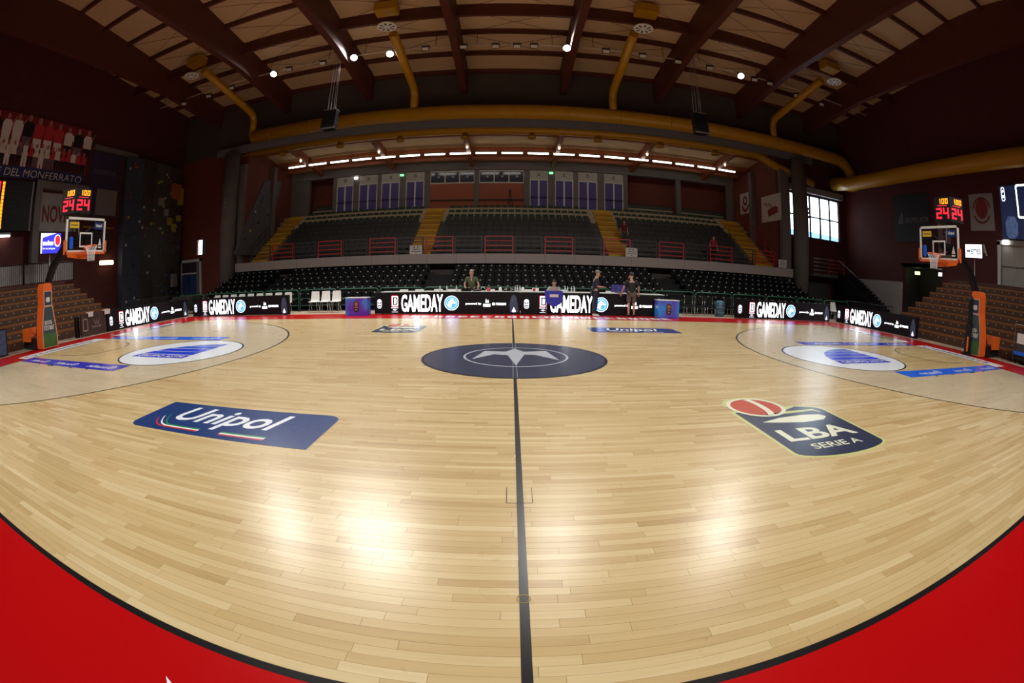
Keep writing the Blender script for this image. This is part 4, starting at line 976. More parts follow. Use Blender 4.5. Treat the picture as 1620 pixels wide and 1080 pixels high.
    glyphs('sticker_lettering', 9, M_DGREY, bb, Mb, .34, .05, (-.55, 3.71), .003, 8)
    MB().flat(rrect(.16, .36, .05, (-.66, 3.18)), Mb, .001).build('blue_print', M_LBLUE, bb)
    MB().flat([(.58, 3.10), (.66, 3.34), (.74, 3.10)], Mb, .001).flat(rect(.58, .74, 3.02, 3.07), Mb, .001).build('pale_print', M_WTAG, bb)
    MB().box((X(12.77), -.95, 2.84), (X(12.88), .95, 2.91)).box((X(12.77), -.96, 2.84), (X(12.88), -.89, 3.26)).box((X(12.77), .89, 2.84), (X(12.88), .96, 3.26)).build('board_padding', M_ORANGE, r)
    MB().hexa([(X(12.88), -.14, 2.70), (X(13.9), -.14, 2.86), (X(13.9), .14, 2.86), (X(12.88), .14, 2.70), (X(12.88), -.14, 2.9), (X(13.9), -.14, 3.08), (X(13.9), .14, 3.08), (X(12.88), .14, 2.9)]).build('arm_padding', M_ORANGE, r)
    # rim, hooks and net
    rc = (X(12.425), 0, 3.05)
    rim = MB().tube([(rc[0]+.2275*math.cos(t), .2275*math.sin(t), 3.05) for t in [2*PI*k/28 for k in range(28)]], .012, 8, close=True)
    rim.box((X(12.64), -.1, 3.00), (X(12.80), .1, 3.05)).box((X(12.66), -.055, 2.94), (X(12.80), .055, 3.0))
    rim = rim.build('rim', M_RIM, r)
    b = MB(); levels = [(.225, 3.035), (.185, 2.95), (.150, 2.86), (.13, 2.77), (.125, 2.68), (.13, 2.60)]
    for k in range(12):
        for d in (-1, 1):
            pts = [(rc[0]+w*math.cos(2*PI*(k+d*i*.5)/12), w*math.sin(2*PI*(k+d*i*.5)/12), z) for i, (w, z) in enumerate(levels)]
            b.tube(pts, .006, 4)
    b.build('net', M_NET, r, 'stuff')
    return r
basket(-1); basket(1)
# shot clocks: three-faced boxes above each board
def shot_clock(s):
    x = s*13.35; r = thing('shot_clock', 'black shot clock with red 24 over the backboard by the '+('crowd banner' if s < 0 else 'black banner wall'), 'shot clock', (x, 0, 4.1), 'shot clocks')
    z0, z1 = 4.16, 4.95
    h = .36
    A, B_, C_ = (x-s*.18, .38), (x-s*.10, -.32), (x+s*.42, -.62)
    poly = [A, B_, C_, (x+s*.55, .1), (x+s*.3, .5)]
    MB().prism(poly, frame((0, 0, z0), (1, 0, 0), (0, 1, 0)), z1-z0).build('housing', M_BLK, r)
    MB().tube([(x+s*.1, 0, z0), (s*13.3, 0, 3.45)], .03, 8).build('mount_pole', M_GREY, r)
    for P, Q in (((A, B_), (B_, C_))):
        P, Q = (P, Q) if s > 0 else (Q, P)
        P, Q = Vector((P[0], P[1], 0)), Vector((Q[0], Q[1], 0)); w = (Q-P).length
        M = frame((P.x, P.y, z0), Q-P, (0, 0, 1))
        b = MB(); dw, dh, t = w*.34, .34, .055
        seg7(b, '2', M, w*.12, .09, dw, dh, t); seg7(b, '4', M, w*.56, .09, dw, dh, t); b.build('red_digits', M_REDLED, r)
        b = MB(); dw, dh, t = w*.17, .17, .034
        seg7(b, '1', M, w*.26, .56, dw, dh, t); seg7(b, '0', M, w*.50, .56, dw, dh, t); seg7(b, '0', M, w*.72, .56, dw, dh, t); b.build('amber_digits', M_AMBLED, r)
        MB().flat(rect(w*.2, w*.8, .49, .515), M, .004).build('caption', M_LEDR, r)
shot_clock(-1); shot_clock(1)
# black stand and cart near the right baseline
p = px(1530, 561, 'z', 0)
o = thing('padded_stand', 'black padded post with an orange strip in front of the basket tower', 'stand', (p.x, p.y, 0))
MB().box((p.x-.10, p.y-.14, 0), (p.x+.12, p.y+.14, 1.05)).box((p.x-.05, p.y-.10, 1.05), (p.x+.08, p.y+.10, 1.75)).build('post_pad', M_BLK, o); MB().ball((p.x, p.y, 1.86), (.11, .11, .13)).build('top_cover', M_BLK, o)
MB().box((p.x-.112, p.y-.05, .12), (p.x-.10, p.y+.03, .62)).build('orange_strip', M_ORANGE, o); MB().box((p.x-.22, p.y-.22, 0), (p.x+.2, p.y+.2, .05)).build('foot_plate', M_BLK, o)
p = px(1608, 574, 'z', 0); p.x = min(p.x, 16.72)
o = thing('mop_cart', 'black cart with white sheet and blue band at the end of the baseline', 'cart', (p.x+.2, p.y, 0))
MB().box((p.x, p.y-.9, .12), (p.x+.5, p.y+.1, .30)).build('base', M_BLK, o); MB().box((p.x-.01, p.y-.9, .30), (p.x+.5, p.y+.1, .42)).build('band', M_LBLUE, o)
MB().box((p.x+.03, p.y-.85, .42), (p.x+.45, p.y+.05, 1.05)).build('bag', M_DGREY, o); MB().box((p.x+.02, p.y-.8, .68), (p.x+.03, p.y+.0, 1.02)).build('white_sheet', M_WHITE, o)
MB().tube([(p.x+.02, p.y+.12, .1), (p.x+.02, p.y+.12, 1.3), (p.x+.02, p.y-.9, 1.3), (p.x+.02, p.y-.9, .1)], .02).build('handle', M_GREY, o)
for dy in (-.8, 0): MB().lathe((p.x+.1, p.y+dy, .07), [(.07, -.03), (.07, .03)], 12, 'y').build('wheel', M_BLK, o)

# ================================================================ SCORER TABLE AND CHAIRS
TZ = .90
for k in range(3):
    xa = -5.45+k*3.95; xb = xa+3.93
    r = thing('scorer_table', ['long white-topped scorer table behind the lit board, end with the white chairs', 'long white-topped scorer table with the possession arrow sign', 'long white-topped scorer table carrying the monitor'][k], 'table', ((xa+xb)/2, 9.95, 0), 'scorer tables')
    MB().box((xa, 9.58, TZ-.04), (xb, 10.30, TZ)).build('table_top', M_WHITE, r)
    for x in (xa+.2, xb-.2):
        for y in (9.66, 10.22): MB().tube([(x, y, -.001), (x, y, TZ-.04)], .022, 8).build('leg', M_GREY, r)
# white shell chair
def make_chair():
    r = thing('shell_chair', 'x', 'chair', (0, 0, 0), 'white plastic shell chairs')
    prof = [(-.20, .44), (-.22, .42), (.12, .40), (.19, .43), (.27, .82), (.255, .83), (.16, .46), (.10, .435)]   # side profile, back at +y
    ws = [.40, .40, .42, .42, .36, .36, .42, .42]; n = len(prof)
    b = MB(); b.add([(-w/2, p[0], p[1]) for p, w in zip(prof, ws)]+[(w/2, p[0], p[1]) for p, w in zip(prof, ws)], [(i, (i+1) % n, n+(i+1) % n, n+i) for i in range(n)]+[tuple(range(n-1, -1, -1)), tuple(range(n, 2*n))])
    c = link('shell', b.mesh('shell'), M_WHITE); c.parent = r
    for sx in (-1, 1):
        for sy in (-1, 1):
            lg = MB().tube([(sx*.15, sy*.12, .41), (sx*.20, sy*.20, 0)], .011, 7); c = link('leg', lg.mesh('leg'), M_CHROME); c.parent = r
    return r
chair = make_chair(); chair.scale = (1.05, 1.05, 1.15); used = [False]
def put_chair(x, y, rot, label, z=-.001):
    if not used[0]: used[0] = True; chair.location = (x, y, z); chair.rotation_euler = (0, 0, rot); chair['label'] = label; return chair
    return dup(chair, (x, y, z), rot, label)
for i, x in enumerate((-9.0, -8.45, -7.9)): put_chair(x, 10.45, .12, ['white shell chair of three, on the side of the corner board', 'middle white shell chair of the three before the green rail', 'white shell chair of three, next to the blue ad box'][i])
for i in range(9): put_chair(-14.95+i*.56, 10.35, 0, 'white shell chair in the row behind the corner GAMEDAY board')
for i, x in enumerate((-4.75, -4.05, -3.2, -2.6, -.95, .70, 1.65, 4.25)): put_chair(x, 10.56, 0, 'white shell chair pushed up behind the scorer table')
put_chair(2.18, 10.75, 0, 'white shell chair under the seated man in grey')

# things on the scorer table
bottle_proto = None
def bottle(x, y, h, label):
    global bottle_proto
    if bottle_proto is None:
        bottle_proto = thing('water_bottle', label, 'bottle', (x, y, TZ), 'bottles on the scorer table')
        c = link('body', MB().lathe((0, 0, 0), [(.031, 0), (.033, .01), (.033, .13), (.028, .155), (.013, .19), (.013, .205)], 12).mesh('body'), mat('pale_bottle', (.5, .53, .55), .2)); c.parent = bottle_proto
        c = link('cap', MB().lathe((0, 0, .205), [(.015, 0), (.015, .022)], 10).mesh('cap'), M_WHITE); c.parent = bottle_proto
        return bottle_proto
    return dup(bottle_proto, (x, y, TZ), 0, label)
for px_, lab in ((696, 'water bottle alone by the white chair backs on the scorer table'), (707, 'water bottle beside the white chair back on the scorer table'), (722, 'water bottle near the black laptop'), (815, 'water bottle in the group beside the white jug'), (818.5, 'water bottle in the group beside the white jug'), (822.5, 'water bottle in the group beside the white jug'), (894, 'water bottle beside the blue cart'), (898, 'water bottle beside the blue cart'), (904, 'water bottle before the dark seats past the blue cart'), (908.5, 'water bottle before the dark seats past the blue cart')):
    p = px(px_, 460, 'y', 9.9); bottle(p.x, 9.9, .2, lab)
def jug(x, label):
    r = thing('jug', label, 'jug', (x, 9.95, TZ), 'white jugs')
    MB().lathe((x, 9.95, TZ), [(.06, 0), (.065, .02), (.06, .12), (.04, .16)], 14).build('body', M_WHITE, r); MB().lathe((x, 9.95, TZ+.16), [(.03, 0), (.03, .03)], 12).build('lid', M_GREY, r)
jug(px(791.5, 458, 'y', 9.95).x, 'white jug beside the possession arrow sign'); jug(px(827, 458, 'y', 9.95).x, 'white jug beside the group of bottles')
x = px(738, 460, 'y', 9.9).x
r = thing('laptop', 'black laptop lying open on papers before the man in green', 'laptop', (x, 9.9, TZ)); MB().box((x-.2, 9.75, TZ), (x+.2, 10.0, TZ+.02)).build('base', M_BLK, r); MB().hexa([(x-.2, 9.72, TZ+.02), (x+.2, 9.72, TZ+.02), (x+.2, 9.74, TZ+.02), (x-.2, 9.74, TZ+.02), (x-.2, 9.64, TZ+.12), (x+.2, 9.64, TZ+.12), (x+.2, 9.66, TZ+.12), (x-.2, 9.66, TZ+.12)]).build('screen_lid', M_BLK, r)
x = px(729, 460, 'y', 10.05).x; o = MB().box((x-.22, 10.02, TZ), (x+.15, 10.22, TZ+.04)).box((x-.2, 10.03, TZ+.04), (x+.13, 10.21, TZ+.07)).build('paper_stack', M_POSTER); tag(o, 'stack of white paper beside the black laptop', 'paper')
x = px(754, 460, 'y', 9.85).x
r = thing('sound_mixer', 'small black sound mixer in front of the man in green', 'mixer', (x, 9.85, TZ)); MB().hexa([(x-.16, 9.75, TZ), (x+.16, 9.75, TZ), (x+.16, 9.98, TZ), (x-.16, 9.98, TZ), (x-.16, 9.75, TZ+.03), (x+.16, 9.75, TZ+.03), (x+.16, 9.98, TZ+.09), (x-.16, 9.98, TZ+.09)]).build('body', M_BLK, r)
for i in range(5): MB().cbox((x-.12+.06*i, 9.84, TZ+.065), (.015, .03, .02)).build('fader', M_WHITE, r)
x = px(764, 460, 'y', 9.95).x
r = thing('headset', 'dark headset standing on the table beside the sound mixer', 'headset', (x, 9.95, TZ)); MB().tube([(x-.08, 9.95, TZ+.05), (x-.07, 9.95, TZ+.13), (x, 9.95, TZ+.17), (x+.07, 9.95, TZ+.13), (x+.08, 9.95, TZ+.05)], .012, 6).build('band', M_WHITE, r)
for s in (-1, 1): MB().lathe((x+s*.08, 9.95, TZ+.045), [(.045, -.015), (.045, .015)], 12, 'x').build('ear_cup', M_BLK, r)
x = px(773, 460, 'y', 9.95).x
r = thing('signal_box', 'red signal box on the scorer table beside the headset', 'box', (x, 9.95, TZ)); MB().box((x-.08, 9.88, TZ), (x+.08, 10.02, TZ+.15)).build('body', M_REDP, r); MB().cbox((x, 9.875, TZ+.09), (.08, .012, .05)).build('button_plate', M_GREY, r)
x = px(805, 459, 'y', 9.9).x
r = thing('arrow_sign', 'black possession sign with two outlined arrows', 'sign', (x, 9.9, TZ)); MB().box((x-.22, 9.88, TZ), (x+.22, 9.94, TZ+.15)).build('body', M_BLK, r)
Ma = frame((x, 9.878, TZ+.075), (1, 0, 0), (0, 0, 1))
for s in (-1, 1): MB().strip([(s*.17, 0), (s*.09, .035), (s*.09, -.035)], [(s*.195, 0), (s*.08, .055), (s*.08, -.055)], Ma, .001).build('arrow', M_WTAG, r)
x = px(846, 459, 'y', 9.9).x
r = thing('buzzer', 'white box with a round red button beside the blue cart', 'buzzer', (x, 9.9, TZ)); MB().box((x-.10, 9.85, TZ), (x+.16, 9.99, TZ+.14)).build('body', M_WHITE, r); MB().lathe((x-.03, 9.845, TZ+.07), [(.06, 0), (.055, -.02)], 16, 'y').build('button', M_REDP, r)
pa, pb = px(967, 449, 'y', 9.95), px(989.5, 463, 'y', 9.95); x = (pa.x+pb.x)/2
r = thing('monitor', 'flat monitor with blue picture on the scorer table', 'monitor', (x, 9.95, TZ)); MB().box((pa.x, 9.93, TZ+.02), (pb.x, 9.97, TZ+.36)).build('casing', M_BLK, r); MB().box((pa.x+.015, 9.925, TZ+.06), (pb.x-.015, 9.93, TZ+.345)).build('screen', mat('lit_monitor', (.02, .016, .09), .4, emit=1.0, var=.95, scale=7), r); MB().box((pa.x, 9.92, TZ+.02), (pb.x, 9.93, TZ+.05)).build('silver_edge', M_CHROME, r); MB().box((x-.12, 9.88, TZ), (x+.12, 10.02, TZ+.02)).build('foot', M_BLK, r)

# blue fabric cart in front of the boards
pa, pb = px(862, 457, 'y', 8.95), px(890, 457, 'y', 8.95); xa, xb = pa.x, pb.x; xm = (xa+xb)/2
r = thing('ball_cart', 'blue fabric cart with white label on thin legs before the lit board', 'cart', (xm, 8.95, 0))
b = MB(); top, bot = .97, .36
prof = [(xa, top), (xb, top), (xb-.03, .55), (xb-.10, .48), (xm+.1, bot+.02), (xm, bot), (xm-.1, bot+.02), (xa+.10, .48), (xa+.03, .55)]
MB().prism(prof, frame((0, 9.1, 0), (1, 0, 0), (0, 0, 1)), .32).build('fabric_bag', mat('royal_blue_fabric', (.025, .025, .36), .7), r)
MB().box((xm-.17, 8.765, .73), (xm+.17, 8.778, .84)).build('label_patch', M_POSTER, r)
for sx, y in ((xa+.05, 8.8), (xb-.05, 8.8), (xa+.05, 9.08), (xb-.05, 9.08)): MB().tube([(sx, y, .95), (sx, y, .03)], .012, 7).build('leg', M_GREY, r); MB().lathe((sx, y, .02), [(.02, -.012), (.02, .012)], 10, 'x').build('caster', M_BLK, r)
# blue barrel, posts before the guard rail on the right
p = px(1138, 497, 'y', 10.3)
r = thing('water_barrel', 'tall blue-grey plastic barrel standing before the green rail', 'barrel', (p.x, 10.3, 0)); MB().lathe((p.x, 10.3, -.001), [(.20, 0), (.24, .04), (.24, .62), (.20, .68), (.14, .72)], 20).build('body', mat('blue_grey_plastic', (.05, .12, .18), .4), r)
for z in (.2, .42): MB().lathe((p.x, 10.3, z), [(.248, -.02), (.248, .02)], 20).build('hoop', mat('pale_blue_plastic', (.12, .22, .30), .4), r)
for i, x in enumerate((1085, 1101.5, 1117.5, 1148.5, 1163)):
    p = px(x, 492, 'y', 10.35)
    r = thing('bench_seat', 'dark folding chair with bright steel leg before the green rail', 'chair', (p.x, 10.4, 0), 'dark chairs by the blue barrel')
    MB().box((p.x-.02, 10.2, .42), (p.x+.42, 10.6, .46)).build('seat', M_BLK, r); MB().box((p.x-.02, 10.57, .5), (p.x+.42, 10.61, .85)).build('backrest', M_BLK, r)
    for q, y in ((0, 10.22), (.4, 10.22), (0, 10.58), (.4, 10.58)): MB().tube([(p.x+q, y, -.001), (p.x+q, y, .86 if y > 10.4 else .42)], .012, 6).build('leg', M_CHROME, r)

# ================================================================ WALL PANELS, BANNERS, SCREENS
def wall_frame(s, y, z): return frame((s*(XW-.06), y, z), (0, 1 if s < 0 else -1, 0), (0, 0, 1))
# crowd banner
y0, y1, z0, z1 = -4.6, 7.3, 7.95, 11.35
o = MB().box((-XW+.05, y0, z0), (-XW+.10, y1, z1)).build('crowd_banner', mat('dark_red_print', (.22, .012, .018), .7, var=.5, scale=1.2)); tag(o, 'huge banner of a cheering crowd over blue lettering on the left wall', 'banner')
Mw = frame((-XW+.101, 0, 0), (0, 1, 0), (0, 0, 1))
MB().flat(rect(y0, y1, z0, z0+.62), Mw, .001).build('lettering_band', mat('banner_blue', (.022, .028, .13), .7), o)
text('lettering', 'LE DEL MONFERRATO', M_POSTER, o, Mw, 7.3, .40, (3.35, z0+.30), shear=.15, lift=.006)
rnd = random.Random(5); cols = [(mat('print_white', (.80, .74, .70), .7), 'figures_white'), (mat('print_red', (.55, .03, .045), .7), 'figures_red'), (mat('print_mauve', (.16, .10, .14), .7), 'figures_mauve'), (mat('print_black', (.012, .008, .01), .7), 'figures_dark')]
bs = [MB() for _ in cols]; heads = MB()
def figure(x, zf, h, ci, cj, lift):
    w = h*.17
    bs[ci].flat([(x-w, zf+h*.45), (x-w*1.15, zf+h*.72), (x-w*.7, zf+h*.84), (x+w*.7, zf+h*.84), (x+w*1.15, zf+h*.72), (x+w, zf+h*.45)], Mw, lift)
    bs[cj].flat([(x-w*.9, zf), (x-w*.95, zf+h*.45), (x+w*.95, zf+h*.45), (x+w*.9, zf), (x+w*.2, zf), (x, zf+h*.35), (x-w*.2, zf)], Mw, lift)
    heads.flat(circle(h*.075, 10, (x, zf+h*.92), ry=h*.095), Mw, lift+.0005)
    a = rnd.uniform(-1, 1); bs[ci].flat([(x+w, zf+h*.76), (x+w*1.3, zf+h*.80), (x+w*(1.6+a*.4), zf+h*(.62+.35*(a > 0))), (x+w*(1.4+a*.4), zf+h*(.58+.35*(a > 0)))], Mw, lift)
for i in range(14):
    x = y0+.5+i*.86
    figure(x, z0+1.2+.1*rnd.random(), 2.0+.15*rnd.random()-.05*(i > 9), rnd.choice((0, 0, 1, 3)), rnd.choice((0, 2, 3)), .002)
for i in range(26): figure(y0+.3+i*.45, z0+.63, 1.25+.1*rnd.random(), rnd.choice((0, 0, 1, 2)), rnd.choice((2, 3, 0)), .004)
for b, (m, n) in zip(bs, cols): b.build(n, m, o, 'stuff')
heads.build('figure_faces', mat('print_face', (.42, .17, .13), .7), o, 'stuff')
# scoreboard
r = thing('scoreboard', 'dark wall scoreboard with a column of amber and red lamps', 'scoreboard', (-XW+.4, 1, 5.3))
MB().box((-XW+.02, -2.5, 5.25), (-XW+.35, 2.95, 7.75)).build('cabinet', M_BLK, r)
MB().box((-XW+.02, 2.95, 5.25), (-XW+.30, 3.12, 7.8)).build('side_post', M_GREY, r)
for i in range(13): MB().box((-XW+.35, .62, 5.35+i*.18), (-XW+.36, .80, 5.50+i*.18)).build('amber_lamp', M_AMBLED, r)
Ms = frame((-XW+.352, 0, 0), (0, 1, 0), (0, 0, 1)); b = MB(); seg7(b, '7', Ms, .1, 6.7, .36, .95, .1); b.build('red_digit', M_REDLED, r)
for i in range(9): MB().box((-XW+.35, .95, 5.45+i*.25), (-XW+.355, 2.8, 5.46+i*.25)).build('panel_joint', M_DGREY, r)
o = thing('strip_light', 'lit white strip light under the wall scoreboard', 'strip light', (-XW+.3, .6, 5.0)); MB().tube([(-XW+.3, -.8, 5.0), (-XW+.3, 1.55, 5.0)], .05, 10).build('tube', M_TUBE, o); MB().box((-XW+.02, -.85, 5.06), (-XW+.35, 1.6, 5.16)).build('housing', M_GREY, o)
# NOVI banner and neighbours
def banner(name, s, ya, yb, za, zb_, m, label, cat='banner'):
    o = MB().box((s*(XW-.04), ya, za), (s*(XW-.02), yb, zb_)).build(name, m); tag(o, label, cat); return o, frame((s*(XW-.0405), (ya+yb)/2, (za+zb_)/2), (0, 1 if s < 0 else -1, 0), (0, 0, 1))
o, Mn = banner('club_banner', -1, 3.85, 7.0, 5.25, 7.35, mat('dull_white_banner', (.34, .32, .31), .8), 'dull white banner with dark red NOVI lettering behind the shot clock'); text('lettering', 'NOVI', mat('dark_red_letters', (.17, .02, .015), .7), o, Mn, 1.95, .95, (-.38, -.1), bold=.03)
o, Mn = banner('town_banner', -1, 7.75, 10.6, 6.2, 10.2, mat('violet_black_banner', (.035, .022, .06), .8, var=.3), 'dark violet banner with faint grey field beside the climbing wall'); MB().flat(rect(-.6, 1.35, -1.9, -.3), Mn, .002).build('grey_field', mat('faded_grey', (.20, .17, .17), .8), o); glyphs('lettering', 10, mat('faint_violet', (.09, .07, .12), .8), o, Mn, 2.2, .3, (0, .75), .002, 7)
MB().box((-XW+.02, 7.7, 10.25), (-XW+.3, 12, 10.5)).build('trim_left_ledge', M_CONC, None, 'structure')
MB().box((-XW+.02, 3.2, 3.2), (-XW+.5, 3.7, 7.9)).build('trim_left_pier', M_CONC, None, 'structure')
MB().box((-XW+.02, 3.2, 7.5), (-XW+.4, 7.6, 7.9)).build('trim_left_lintel', M_CONC, None, 'structure')
r = thing('display_case', 'dark glazed display case on the wall behind the backboard', 'display case', (-XW+.1, 8.9, 4.0)); MB().box((-XW+.02, 7.75, 4.0), (-XW+.16, 10.0, 5.3)).build('case', M_DGREY, r); MB().box((-XW+.16, 7.85, 4.1), (-XW+.17, 9.9, 5.2)).build('pane', mat('dark_glazing', (.06, .04, .06)), r)
o = MB().tube([(-XW+.07, 7.6, 5.55), (-XW+.07, 10.4, 5.55)], .07, 10).build('gas_pipe', M_YEL); tag(o, 'short yellow pipe above the glazed display case', 'pipe')
r = thing('wall_lamp', 'glowing warm bulkhead lamp on the red wall by the bleacher end', 'lamp', (-XW+.1, 9.8, 3.4)); MB().box((-XW+.0, 9.15, 3.28), (-XW+.10, 10.45, 3.56)).build('backplate', M_WHITE, r); MB().box((-XW+.10, 9.2, 3.32), (-XW+.18, 10.4, 3.52)).build('diffuser', mat('warm_lamp', (1, .70, .42), .5, emit=9, var=0), r)
# molten screen and errea screen on thin poles
p0, p1 = px(65, 370, 'x', -20.6), px(97.5, 366, 'x', -20.6); zb_ = px(80, 401, 'x', -20.6).z; zt = px(80, 368, 'x', -20.6).z
r = thing('lit_screen', 'lit blue and white screen with a red ball behind the basket', 'screen', (-20.65, (p0.y+p1.y)/2, zb_))
MB().box((-20.75, p0.y, zb_), (-20.61, p1.y, zt)).build('casing', M_BLK, r); Ms = frame((-20.609, (p0.y+p1.y)/2, (zb_+zt)/2), (0, 1, 0), (0, 0, 1)); w, h = p1.y-p0.y, zt-zb_
MB().flat(rect(-w/2+.02, w/2-.02, -h/2+.02, h/2-.02), Ms, .001).build('screen', M_SCREENB, r)
MB().flat([(-w/2+.02, -h/2+.02), (-w/2+.02, h/2-.02), (w*.25, h/2-.02), (-w*.05, h*.38), (-w*.41, h*.26), (-w*.43, -h/2+.02)], Ms, .002).build('white_field', M_SCREENW, r)
MB().flat(circle(h*.24, 22, (w*.32, h*.12), ry=h*.3), Ms, .003).build('white_disc', M_SCREENW, r); MB().flat(circle(h*.19, 22, (w*.33, h*.13), ry=h*.25), Ms, .004).build('red_disc', mat('lit_red_disc', (.75, .015, .03), .5, emit=1.2), r)
text('lettering', 'molten', M_SCREENW, r, Ms, w*.50, h*.26, (-w*.13, .02), bold=.03, lift=.004); text('lettering', 'for the real game', M_SCREENW, r, Ms, w*.6, h*.12, (-w*.08, -h*.26), bold=.01, lift=.004)
MB().tube([(-20.7, (p0.y+p1.y)/2, 1.7), (-20.7, (p0.y+p1.y)/2, zb_+.1)], .03).build('pole', M_GREY, r)
X0 = 17.8; q = [px(1527, 381, 'x', X0), px(1554, 391, 'x', X0-.0), px(1554, 414, 'x', X0), px(1527, 402, 'x', X0)]
yl, yr = q[0].y, q[1].y; zc0, zc1 = q[3].z, q[0].z
A, B2 = Vector((X0+.35, yl, 0)), Vector((X0-.1, yr, 0)); A, B2 = Vector((17.6, px(1527, 391, 'x', 17.6).y, 0)), Vector((17.6, px(1554, 402, 'x', 17.6).y, 0))
zt, zb_ = px(1540, 386, 'x', 17.6).z, px(1540, 408, 'x', 17.6).z
r = thing('lit_screen', 'lit white screen with dark lettering beyond the basket arm', 'screen', (17.6, (A.y+B2.y)/2, zb_))
MB().box((17.61, A.y, zb_), (17.74, B2.y, zt)).build('casing', M_BLK, r); w = (B2-A).length; Ms = frame((17.608, (A.y+B2.y)/2, (zb_+zt)/2), (0, -1, 0), (0, 0, 1)); h = zt-zb_
MB().flat(rect(-w/2+.01, w/2-.01, -h/2+.01, h/2-.01), Ms, .001).build('screen', M_SCREENW, r); text('lettering', 'errea', mat('screen_navy', (.012, .02, .07), .5), r, Ms, w*.56, h*.42, (w*.12, -.02), bold=.012, lift=.003)
MB().flat([(-w*.42, 0), (-w*.33, h*.14), (-w*.33, -h*.14)], Ms, .003).flat([(-w*.20, 0), (-w*.29, h*.14), (-w*.29, -h*.14)], Ms, .003).flat(rect(-w*.35, -w*.27, -h*.04, h*.04), Ms, .003).build('diamond_mark', mat('screen_navy', (.012, .02, .07)), r)
MB().tube([(17.68, (A.y+B2.y)/2, .4), (17.68, (A.y+B2.y)/2, zb_+.05)], .02).build('pole', M_GREY, r)
# right wall
o, Mn = banner('sponsor_banner', 1, 8.5, 11.95, 5.15, 8.15, M_BANK, 'black banner with a pale sail emblem on the dark red wall'); gtxt = mat('faint_grey_print', (.17, .165, .17), .8)
for k in range(5):
    t0, t1 = k/5, (k+.8)/5; MB().flat([(-1.3+.35*t0**2, -.35+.75*t0), (-.85, -.35+.75*t0), (-.85, -.35+.75*t1), (-1.3+.35*t1**2, -.35+.75*t1)], Mn, .002).build('sail_stripe', gtxt, o)
text('lettering', 'GRUPPO ASTM', gtxt, o, Mn, 2.2, .34, (.45, -.15), bold=.02)
o, Mn = banner('narrow_banner', 1, 6.75, 7.85, 4.2, 7.75, mat('dull_pink_banner', (.30, .22, .21), .8), 'narrow pale vertical banner with dark red lettering behind the backboard'); Mv = Mn@Matrix.Rotation(PI/2, 4, 'Z'); text('lettering', 'bandk', mat('dark_red_letters', (.17, .02, .015)), o, Mv, 2.4, .55, (-.2, 0), bold=.03)
o, Mn = banner('emblem_banner', 1, 3.05, 5.0, 5.75, 7.75, mat('dull_white_banner', (.34, .32, .31)), 'dull white banner with a round dark red emblem beside the shot clock'); drk = mat('dark_red_letters', (.17, .02, .015))
MB().flat(circle(.5, 28, (0, .18), ry=.56), Mn, .002).build('emblem_disc', mat('emblem_red', (.26, .025, .025), .7), o); MB().strip(circle(.62, 24, (0, .1), PI*.05, PI*.95), circle(.72, 24, (0, .1), PI*.05, PI*.95), Mn, .002, close=False).strip(circle(.62, 24, (0, .1), PI*1.15, PI*1.85), circle(.74, 24, (0, .1), PI*1.15, PI*1.85), Mn, .002, close=False).build('emblem_arc', drk, o)
MB().flat([(-.22, -.1), (0, .25), (.22, -.1), (.1, -.35), (-.1, -.35)], Mn, .003).build('emblem_mark', drk, o)
r = thing('video_screen', 'large glowing video screen showing a dark blue picture on the right wall', 'screen', (XW-.4, -1, 5.3))
yE = px(1583, 335, 'x', XW-.4).y
MB().box((XW-.39, yE-5.2, 5.25), (XW-.1, yE, 8.0)).build('casing', M_BLK, r); Ms = frame((XW-.391, yE, 5.25), (0, -1, 0), (0, 0, 1))
MB().flat(rect(.03, 5.17, .03, 2.72), Ms, .001).build('screen', M_SCREEND, r); MB().strip(rrect(.18, .62, .08, (.32, 2.3)), rrect(.28, .74, .12, (.32, 2.3)), Ms, .003).flat(rect(.25, .39, 2.1, 2.25), Ms, .003).flat(circle(.07, 12, (.32, 2.45)), Ms, .003).build('crest', M_SCREENW, r)
MB().strip(rrect(1.0, 1.5, .1, (1.9, 1.9)), rrect(1.2, 1.7, .14, (1.9, 1.9)), Ms, .003).build('initial_outline', M_LEDW, r)
MB().flat([(.35, .2), (.55, .05), (.95, .05), (1.2, .25), (1.25, .8), (1.05, 1.15), (.5, 1.15), (.3, .8)], Ms, .002).build('blue_cloud', mat('lit_dim_blue', (.05, .08, .17), .5, emit=.8, var=.8, scale=6), r)
d = bpy.data.objects.new('door_10', None); COL.objects.link(d); d['kind'] = 'structure'; d.location = (XW, 1.7, 2.95)
MB().box((XW-.06, .55, 2.9), (XW+.05, .72, 5.2)).box((XW-.06, 2.73, 2.9), (XW+.05, 2.95, 5.2)).box((XW-.06, .55, 5.02), (XW+.05, 2.95, 5.25)).build('frame', mat('pale_frame', (.50, .49, .48)), d)
for ya in (.72, 1.73): lf = MB().box((XW+.05, ya, 2.95), (XW+.10, ya+1.0, 5.03)).build('leaf', mat('grey_white_panel', (.42, .39, .35)), d); MB().tube([(XW-.0, ya+.05, 3.95), (XW-.0, ya+.95, 3.95)], .025).build('panic_bar', M_GREY, lf)
MB().box((XW+.11, .6, 2.9), (XW+.2, 2.8, 5.1)).build('closing_panel', M_DGREY, d)
